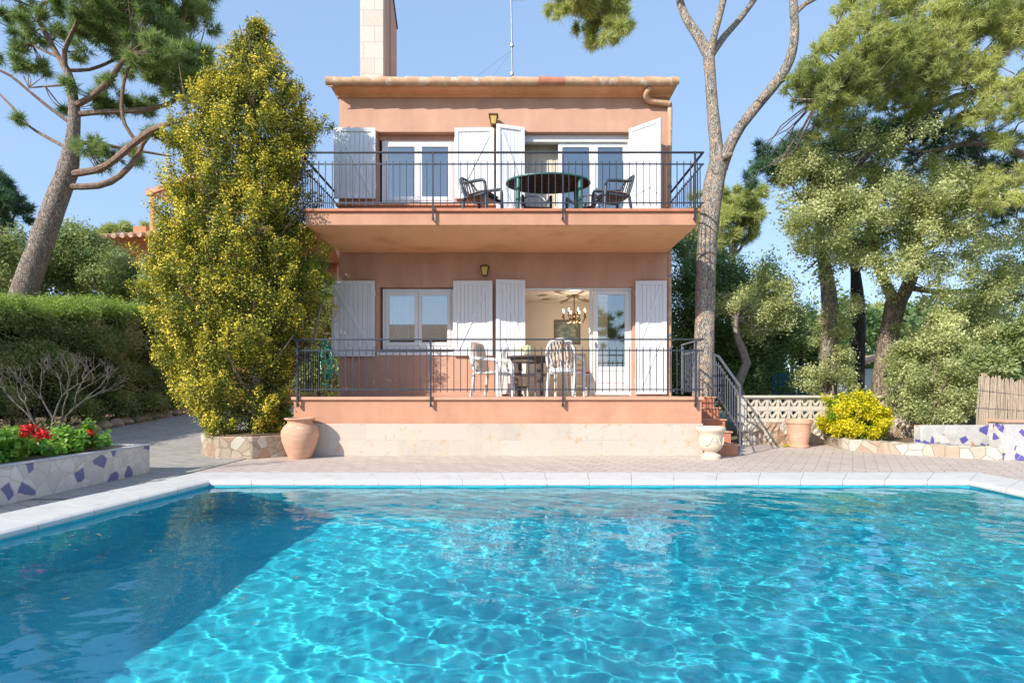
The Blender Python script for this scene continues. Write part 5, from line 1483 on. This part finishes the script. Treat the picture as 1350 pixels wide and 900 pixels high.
# hedge: sheared wall of cypress along the path
def hedge():
    t = thing('cypress_hedge', 'tall sheared dark cypress hedge running along the left path', 'hedge', (-10.6, 11.5, 0))
    rng = np.random.default_rng(3)
    def face(y): return -9.98 + (y-7)*.095
    def top(y): return 2.62 + (y-9)*.115 + .07*np.sin(y*2.1) + .05*np.sin(y*5.3+1)
    n = 17000
    y = rng.uniform(3.5, 17.2, n); u = rng.random(n)
    kindf = rng.random(n)
    x = np.where(kindf < .74, face(y) + rng.normal(size=n)*.09 + .20*np.sin(y*1.9)*np.sin(u*7+y) + .10*np.sin(y*5.3+u*4)*np.sin(u*13+y*2) , face(y) - rng.random(n)*1.9)
    z = np.where(kindf < .74, .38 + (top(y)-.38)*u**.9, top(y) + rng.normal(size=n)*.06 - .10*(rng.random(n) < .2))
    endm = rng.random(n) < .10
    y = np.where(endm, 17.2 + rng.normal(size=n)*.08, y); x = np.where(endm, face(17.2) - rng.random(n)*1.9, x); z = np.where(endm, .3+rng.random(n)*3.1, z)
    hole = (np.sin(y*2.3+1.1)*np.sin(z*2.9+y) > .62) & (kindf < .74) & (rng.random(n) < .8)
    layer = np.sin(z*8.5 + 1.3*np.sin(y*1.1) + .8*np.sin(y*3.1+z)) + .5*np.sin(y*4.7+z*3)
    thin = (layer < -.35) & (kindf < .74) & (rng.random(n) < .8)
    x = np.where(kindf < .74, x + .09*layer, x)
    stray = (rng.random(n) < .03) & (kindf < .74); x = np.where(stray, x + rng.random(n)*.22, x)
    keep = ~hole & ~thin
    pts = np.stack([x, y, z], 1)[keep]
    o = np.where((kindf < .74)[keep][:,None], np.array([[1,-.15,.15]]), np.array([[0,0,1.]]))
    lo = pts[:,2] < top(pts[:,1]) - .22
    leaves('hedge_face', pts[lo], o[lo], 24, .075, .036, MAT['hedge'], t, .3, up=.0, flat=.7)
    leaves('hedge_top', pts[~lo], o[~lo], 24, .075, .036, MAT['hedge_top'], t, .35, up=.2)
    # solid dark core filling the hedge behind the leaves
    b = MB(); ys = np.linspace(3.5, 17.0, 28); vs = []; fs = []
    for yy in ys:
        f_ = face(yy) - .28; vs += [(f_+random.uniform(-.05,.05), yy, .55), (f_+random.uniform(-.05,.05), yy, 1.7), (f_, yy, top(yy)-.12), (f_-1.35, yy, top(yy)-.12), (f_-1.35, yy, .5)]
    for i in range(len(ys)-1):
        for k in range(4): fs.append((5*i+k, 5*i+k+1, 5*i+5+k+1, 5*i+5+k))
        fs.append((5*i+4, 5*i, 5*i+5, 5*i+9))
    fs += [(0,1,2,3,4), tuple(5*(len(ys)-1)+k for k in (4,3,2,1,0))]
    b.add(vs, fs).build('dark_core', M('dark_hedge_core', (.030,.026,.016), .95, .4, 9, 1.0, 12), t)
    b = MB(); yy = 4.0
    while yy < 17:
        b.tube([(face(yy)-.25, yy, hill(-10, yy)-.05), (face(yy)-.2+random.uniform(-.1,.1), yy+random.uniform(-.1,.1), .9)], [.045,.03], 7); yy += .42
    b.build('stems', MAT['bark_dark'], t, smooth=True)
hedge()

# bare shrub in front of the hedge
def bare_shrub(base, label, seed):
    rr = random.Random(seed)
    t = thing('bare_shrub', label, 'shrub', base)
    b = MB()
    def grow(p, d, L, r, dep):
        q = p + d*L; mid = (p+q)/2 + Vector((rr.uniform(-1,1), rr.uniform(-1,1), rr.uniform(-.5,.5)))*L*.12
        b.tube([p, mid, q], [r, r*.85, r*.65], 6, smooth=1, caps=False)
        if dep == 0: return
        for _ in range(rr.choice((2,2,3))):
            nd = (d + Vector((rr.uniform(-.8,.8), rr.uniform(-.5,.5), rr.uniform(-.25,.6)))).normalized(); grow(q, nd, L*rr.uniform(.6,.85), r*.62, dep-1)
    for k in range(3): grow(Vector(base), Vector((rr.uniform(-.6,.4), rr.uniform(-.3,.3), .9)).normalized(), .40, .017, 5)
    b.build('twigs', MAT['twig'], t, smooth=True)
MAT['twig'] = bark('dead_twig_bark', (.13,.105,.085), (.24,.20,.17), 8, .4)
bare_shrub((-5.55, 6.6, .37), 'leafless pale branched shrub at the back of the mosaic planter', 4)

# geraniums in the planter
def geranium(cx, cy, hx, hy, hz, label, n, flowers):
    t = thing('geranium_plant', label, 'plant', (cx, cy, .38), 0, 'green geraniums in the mosaic planter')
    c = Vector((cx, cy, .38+hz*.55))
    p1, o1 = sample_blobs([(c, (hx, hy, hz*.75)), (c+Vector((.0,-hy*.5,-.02)), (hx*.8, hy*.5, hz*.6)), (c+Vector((.05,hy*.5,.0)), (hx*.8, hy*.5, hz*.65))], n, .55)
    p1[:,2] = np.maximum(p1[:,2], .41)
    # rounded leaves: hexagons
    rng = RNG; K = 9; m_ = len(p1)*K
    cc = np.repeat(p1, K, 0) + rng.normal(size=(m_,3))*.035
    nn = unit(np.repeat(o1, K, 0)*.5 + rng.normal(size=(m_,3))*.45 + np.array([0,-.1,.5]))
    a = unit(np.cross(nn, rng.normal(size=(m_,3)))); b_ = np.cross(nn, a); s = .025*rng.uniform(.6,1.3,(m_,1))
    ring_ = [cc + (a*math.cos(q)+b_*math.sin(q))*s*(1.0 if k_ % 2 else .82) + nn*s*.22 for k_, q in enumerate(np.linspace(0, 2*math.pi, 8, endpoint=False))]
    co = np.stack([cc]+ring_, 1).reshape(-1,3)
    base_ = np.arange(m_)*9
    f = np.concatenate([np.stack([base_, base_+1+k_, base_+1+(k_+1) % 8], 1) for k_ in range(8)])
    raw_mesh('foliage', co, f, MAT['geranium'], t)
    b = MB()
    for k_ in range(6):
        q = Vector([float(v) for v in p1[k_*7]]); b.tube([(cx+(q.x-cx)*.3, cy+(q.y-cy)*.5, .38), q], [.008,.005], 5)
    b.build('stems', MAT['geranium'], t)
    for fx, fy, fz, fr_ in flowers:
        b = MB(); b.tube([(fx, fy, .45), (fx, fy, fz)], .004, 5); st = b.build('flower_stalk', MAT['geranium'], t)
        pp, po = sample_blobs([(Vector((fx, fy, fz)), (fr_, fr_, fr_*.75))], 90, .7)
        leaves('flower_head', pp, po, 3, .008, .016, MAT['red'], st, .8)
fl = P(38, 568, 5.6); fl2 = P(116, 572, 6.6)
geranium(-5.32, 5.05, .34, .85, .30, 'larger bright green geranium with a red flower at the near end of the mosaic planter', 700, [(fl.x, fl.y, fl.z, .06), (fl.x+.09, fl.y+.05, fl.z-.04, .045)])
geranium(-5.28, 6.5, .30, .60, .20, 'low spreading geranium with a small red flower at the far end of the mosaic planter', 520, [(fl2.x, fl2.y, fl2.z, .035)])

# ---- golden cypress
def cypress():
    Yc = 9.45
    base = (P(335, 0, Yc).x, Yc+.1, .38)
    t = thing('golden_cypress', 'tall conical golden green cypress in the stone planter at the left of the terrace', 'cypress', base)
    rows = [(26,326,346),(45,312,356),(60,298,362),(80,288,374),(100,280,392),(120,268,402),(150,250,418),(180,232,412),(220,228,404),(260,222,404),(300,208,410),(340,204,414),(380,206,424),(420,214,418),(460,218,398),(500,226,386),(535,246,378),(560,268,378),(574,290,372)]
    rng = np.random.default_rng(21)
    ys = np.array([r[0] for r in rows], float); xl = np.array([r[1] for r in rows], float); xr = np.array([r[2] for r in rows], float)
    n = 1750
    py = rng.uniform(26, 576, n*2); wd = np.interp(py, ys, xr-xl)
    keep = rng.random(n*2) < wd/220; py = py[keep][:n]; n = len(py)
    cx = (np.interp(py, ys, xl)+np.interp(py, ys, xr))/2; hw = np.interp(py, ys, xr-xl)/2 - 1
    ang = rng.uniform(0, 2*math.pi, n)
    wob = 1 + .10*np.sin(ang*5+py/23) + .09*np.sin(ang*9-py/11) + .09*np.sin(py/8+ang*3)
    u = (.80 + .22*rng.random(n))*wob
    rad_ = np.maximum(hw*Yc/F - .10, .02)*u
    x = (cx-675)*Yc/F + np.cos(ang)*rad_; y = Yc + .05 + np.sin(ang)*rad_*.9
    z = CAMH + (516-py)*Yc/F - .05
    pts = np.stack([x, y, z], 1)
    gap = (np.sin(x*4.1+z*2.3)*np.sin(z*5.3-x*2+y*3) > .50) & (rng.random(n) < .85)
    pts = pts[~gap]; ang = ang[~gap]; n = len(pts)
    out_ = unit(np.stack([np.cos(ang), np.sin(ang), np.full(n, .75)], 1) + rng.normal(size=(n,3))*.18)
    # every clump is an upright rounded spray; its outer end carries the golden new growth
    K = 150
    L = rng.uniform(.10, .21, n)
    q = rng.normal(size=(n*K,3))*.050*(np.repeat(L/.13, K)**.8)[:,None]
    al = rng.uniform(-1, 1, n*K)
    o2 = np.repeat(out_, K, 0); axis = unit(o2 + np.array([0,0,.7]))
    c = np.repeat(pts, K, 0) + axis*(al*np.repeat(L, K))[:,None] + q*(1.05-np.clip(al,0,1)*.55)[:,None]
    side = (q*unit(o2 + np.array([0,0,.4]))).sum(1)
    gold = (al*.55 + side*14 + rng.normal(size=n*K)*.22 + np.repeat(rng.normal(size=n)*.25, K) + np.repeat(.12*np.sin(pts[:,2]*1.7), K)) > .38
    nrm = unit(o2 + q*10)
    leaves('green_sprays', c[~gold], nrm[~gold], 1, .008, .021, MAT['cypress_gr'], t, .6, rng=rng, flat=.9)
    leaves('golden_tips', c[gold], nrm[gold], 1, .008, .020, MAT['cypress_tip'], t, .6, rng=rng, flat=.9)
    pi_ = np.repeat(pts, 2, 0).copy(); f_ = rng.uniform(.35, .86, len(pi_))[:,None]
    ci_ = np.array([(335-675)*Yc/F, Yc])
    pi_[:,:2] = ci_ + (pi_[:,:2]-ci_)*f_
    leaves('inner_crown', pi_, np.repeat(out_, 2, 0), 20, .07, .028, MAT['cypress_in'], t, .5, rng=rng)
    b = MB(); b.tube([base, (base[0]+.02, Yc+.05, 2), (base[0]-.04, Yc, 4.5), (base[0]+.02, Yc, 7.0)], [.14,.11,.07,.02], 12, smooth=1)
    for k in range(60):
        zz = .9 + k*.1; a = k*2.4; L = (1.35 if zz < 4 else 1.35*(7.6-zz)/3.6)*.8
        b.tube([(base[0], Yc, zz), (base[0]+math.cos(a)*L*.5, Yc+math.sin(a)*L*.5, zz+.15), (base[0]+math.cos(a)*L, Yc+math.sin(a)*L, zz+.6)], [.03,.02,.008], 5, caps=False)
    b.build('trunk', MAT['bark_oak'], t, smooth=True)
cypress()
# dark shrub with twisting stems between the cypress and the terrace
t = thing('evergreen_shrub', 'dark leaved shrub with twisting bare stems between the golden cypress and the terrace railing', 'shrub', (-4.05, 9.75, .38))
b = MB(); allp = []
for pts, ws in [([(372,574),(378,540),(372,510),(392,480),(398,440),(392,400)], [9,8,7,6,5,3]), ([(378,560),(366,520),(350,492),(372,452),(380,420)], [7,6,6,4,3]), ([(392,480),(412,450),(420,415),(430,385)], [5,4,3,2]), ([(398,440),(385,410),(372,385)], [4,3,2])]:
    p_ = px_path(pts, 9.85); allp += p_; b.tube(p_, rad(ws, 9.85), 8, smooth=1, noise=.05)
bl = [px_blob(412,350,9.9,26,34,.4), px_blob(392,380,9.9,30,30,.5,.8), px_blob(424,388,9.8,14,14,.3,.6), px_blob(375,330,9.9,30,40,.5), px_blob(372,455,10,20,26,.3,.5), px_blob(366,540,9.8,16,24,.3,.9), px_blob(385,556,9.6,10,14,.2,.9), px_blob(362,500,9.9,16,16,.3,.6)]
p1, o1 = sample_blobs(bl, 760, .2); branch_to(b, allp, p1[::18], .007); b.build('stems', MAT['bark_grey'], t, smooth=True)
leaves('foliage', p1, o1, 12, .055, .030, foliage('evergreen_shrub_leaves', [(.03,.06,.012),(.055,.10,.02),(.10,.15,.03),(.16,.20,.04)], .25), t, .5)
simple_tree('pine_tree', 'pale trunked distant pine in the gap between the golden cypress and the villa', 'pine tree', [(427,470),(427,400),(428,350),(424,330)], [8,7,6,4], 26, MAT['bark_grey'],
    [px_blob(425,325,26,26,14,1.0), px_blob(405,345,26,20,16,1.0,.7)], 380, 24, .32, .04, MAT['needle_y'], kind='needle', extra=[([(428,355),(418,338),(408,328)], [4,3,2]), ([(428,350),(438,335),(446,328)], [4,3,2])])
shrub('garden_bush', 'light yellow green bush behind the left end of the terrace', 'bush', (-4.9, 14.5, 0), [px_blob(420,430,14.5,34,46,.8), px_blob(400,480,14.5,40,40,.8), px_blob(440,470,14.3,20,50,.6)], 1300, 24, .11, .042, MAT['shrub_l'], 5)
hedge_mass('background_shrubbery', 'dark green shrubbery far behind the golden cypress on the left', [px_blob(x_, 440, 22, 60, 70, 1.3) for x_ in (180,240,300,360,420)] + [px_blob(x_, 400, 24, 60, 60, 1.2) for x_ in (-60,10,80)], 3000, MAT['oak_d'])

# small potted plant on the terrace table
t = thing('potted_plant', 'small pale leaved plant in a white pot on the round terrace table', 'plant', ((690-675)*10.05/F, 10.1, FL1+.738))
x0, y0, z0 = t.location
b = MB(); b.lathe([(0,0),(.045,0),(.06,.09),(.052,.09),(0,.07)], (x0, y0, z0), 16); b.build('pot', MAT['plastic_white'], t, smooth=True)
p1, o1 = sample_blobs([(Vector((x0, y0, z0+.13)), (.13,.10,.06))], 60, .4); leaves('foliage', p1, o1, 6, .02, .03, foliage('pale_plant_leaves', [(.30,.42,.18),(.45,.55,.28),(.6,.65,.45)], .3), t)

# ------------------------------------------------------------------ neighbours
t = thing('neighbour_house', 'distant orange house with tiled eaves, a chimney and a roof pergola beyond the bushes', 'house', (-16, 26, 0))
Yh = 26.0
a = P(150, 325, Yh); c = P(222, 300, Yh-1.5)
x0 = P(178, 0, Yh+1).x
b = MB(); b.box((x0, Yh+.5, 0), (-8.5, Yh+7, P(0,338,Yh).z)); b.build('wall', MAT['neigh'], t)
ze = P(0, 322, Yh).z
b = MB(); b.add([(a.x, Yh-.9, ze), (-8, Yh-2.6, ze), (-8, Yh+4, ze+.9), (a.x+1.2, Yh+4, ze+.9), (a.x+.9, Yh-.2, ze-.75), (-8, Yh-.6, ze-.95), (-8, Yh+4, ze-.4), (a.x+1.2, Yh+4, ze-.4)],
  [(0,1,2,3),(4,7,6,5),(0,4,5,1),(1,5,6,2),(2,6,7,3),(3,7,4,0)]); rr_ = b.build('roof', MAT['neigh'], t)
b = MB()
for i in range(26):
    q = i/25; xx = a.x + (-8-a.x)*q; yy = Yh-.95 + (-1.7)*q
    b.tube([(xx, yy-.15, ze+.06), (xx+.1, yy+3.5, ze+.95)], .12, 8)
b.build('roof_tiles', MAT['roof_tile'], rr_, smooth=True)
pc = P(184, 305, Yh); b = MB(); b.box((pc.x-.3, Yh, ze), (pc.x+.3, Yh+.6, P(0,298,Yh).z)); b.build('chimney', MAT['neigh'], rr_)
b = MB(); pw = P(0,345,Yh).z; b.box((P(194,0,Yh).x, Yh+.45, P(0,372,Yh).z), (P(204,0,Yh).x, Yh+.497, pw)); b.build('window', MAT['white'], t)
zt = P(0, 262, Yh).z
for xx, yy in ((P(190,0,Yh-1).x, Yh-.4), (P(190,0,Yh-1).x+3.4, Yh-.4), (P(190,0,Yh-1).x+3.4, Yh+3), (P(190,0,Yh-1).x+.6, Yh+3)):
    b = MB(); b.box((xx-.09, yy-.09, ze), (xx+.09, yy+.09, zt)); b.build('pergola_post', MAT['stucco_trim'], t)
xp = P(190,0,Yh-1).x - .25
b = MB(); b.bar((xp, Yh-.45, zt+.08), (xp+4, Yh-2.0, zt+.55), .15, .22); b.build('pergola_beam', MAT['stucco_trim'], t); b = MB(); b.bar((xp, Yh+3, zt+.1), (xp+4, Yh+3, zt+.5), .15, .2); b.build('pergola_beam', MAT['stucco_trim'], t)
b = MB()
for i in range(12):
    q = i/11; b.bar((xp+4*q, Yh-.5-1.5*q, zt+.22+.4*q), (xp+.3+3.8*q, Yh+3.2, zt+.2+.35*q), .10, .14)
b.build('pergola_slats', MAT['stucco_trim'], t)
b = MB(); b.bar((xp+.3, Yh-.4, ze+.75), (xp+3.8, Yh-.4, ze+.75), .03, .03)
for i in range(16): b.bar((xp+.4+i*.22, Yh-.4, ze+.2), (xp+.4+i*.22, Yh-.4, ze+.75), .015, .015)
b.build('roof_railing', MAT['iron'], t)

t = thing('neighbour_house', 'pale grey walled house with a sloping roof half hidden by trees at the right edge', 'house', (14, 22, 0))
b = MB(); g0 = P(1235, 470, 22); g1 = P(1300, 415, 22); 
b.add([(P(1215,0,22).x, 22, 0), (20, 22, 0), (20, 22, P(0,398,22).z), (P(1290,0,22).x, 22, P(0,418,22).z), (P(1215,0,22).x, 22, P(0,462,22).z), (P(1215,0,22).x, 28, 0), (20, 28, 0), (20, 28, P(0,398,22).z), (P(1290,0,22).x, 28, P(0,418,22).z), (P(1215,0,22).x, 28, P(0,462,22).z)],
      [(0,1,2,3,4),(9,8,7,6,5),(0,4,9,5),(4,3,8,9),(3,2,7,8),(2,1,6,7)])
b.build('wall', MAT['grey_wall'], t)
b = MB(); b.bar((P(1208,0,22).x, 25, P(0,462,22).z), (P(1290,0,22).x, 25, P(0,412,22).z), 6.4, .12, up=(0,0,1)); b.bar((P(1290,0,22).x, 25, P(0,412,22).z), (20.2, 25, P(0,391,22).z), 6.4, .12); b.build('roof', MAT['concrete'], t)
t = thing('garden_shed', 'small white walled shed glimpsed between the trunks behind the pierced wall', 'shed', (10, 17, 0))
b = MB(); b.box((P(1108,0,17).x, 17, 0), (P(1165,0,17).x, 18.5, P(0,486,17).z)); b.build('wall', MAT['white_wall'], t)
b = MB(); b.bar((P(1104,0,17).x, 17.7, P(0,487,17).z), (P(1170,0,17).x, 17.7, P(0,468,17).z), 1.9, .1); b.build('roof', MAT['roof_tile'], t)
b = MB(); b.box((P(1018,0,14.6).x, 14.6, .1), (P(1062,0,14.6).x, 14.63, P(0,492,14.6).z)); o = b.build('mesh_fence', MAT['mosquito'], None)
tag(o, 'short dark blue mesh fence in the shade behind the pierced wall', 'fence')

# trees across the pool, behind the camera: seen only as reflections in the panes and the water
for i, (x_, y_, h_) in enumerate([(4.5,-9,6.5),(-13,-26,7.5),(10,-14,7),(-22,-30,8)]):
    t = thing('pine_tree', ['pine reflected in the terrace door pane','pine across the pool reflected at the left of the window panes','pine across the pool at the right, behind the viewer','farthest pine across the pool, behind the viewer'][i], 'pine tree', (x_, y_, 0))
    b = MB(); b.tube([(x_, y_, 0), (x_+.2, y_, h_*.6), (x_, y_, h_)], [.2,.14,.06], 8, smooth=1); b.build('trunk', MAT['bark_pine'], t, smooth=True)
    p1, o1 = sample_blobs([(Vector((x_, y_, h_*.8)), (1.8,1.8,1.0)), (Vector((x_+.9, y_, h_*.65)), (1.2,1.2,.8))], 260, .2); needles('crown', p1, o1, 20, .4, .05, MAT['needle'], t)

t = thing('neighbour_house', 'tan rendered house across the pool, behind the viewer, reflected in the ground floor window', 'house', (-8, -24, 0))
MB().box((-15, -28, 0), (-3, -22, 5.2)).build('wall', MAT['stucco_trim'], t)
b = MB(); b.add([(-15.5,-21.5,5.2),(-2.5,-21.5,5.2),(-2.5,-28.5,5.2),(-15.5,-28.5,5.2),(-12.5,-25,6.9),(-5.5,-25,6.9)], [(0,1,5,4),(1,2,5),(2,3,4,5),(3,0,4),(3,2,1,0)]); b.build('roof', MAT['roof_tile'], t)
for x_ in (-13.2, -10.4, -6.2): MB().box((x_, -21.997, 3.2), (x_+1.2, -21.95, 4.5)).build('window', MAT['white'], t)
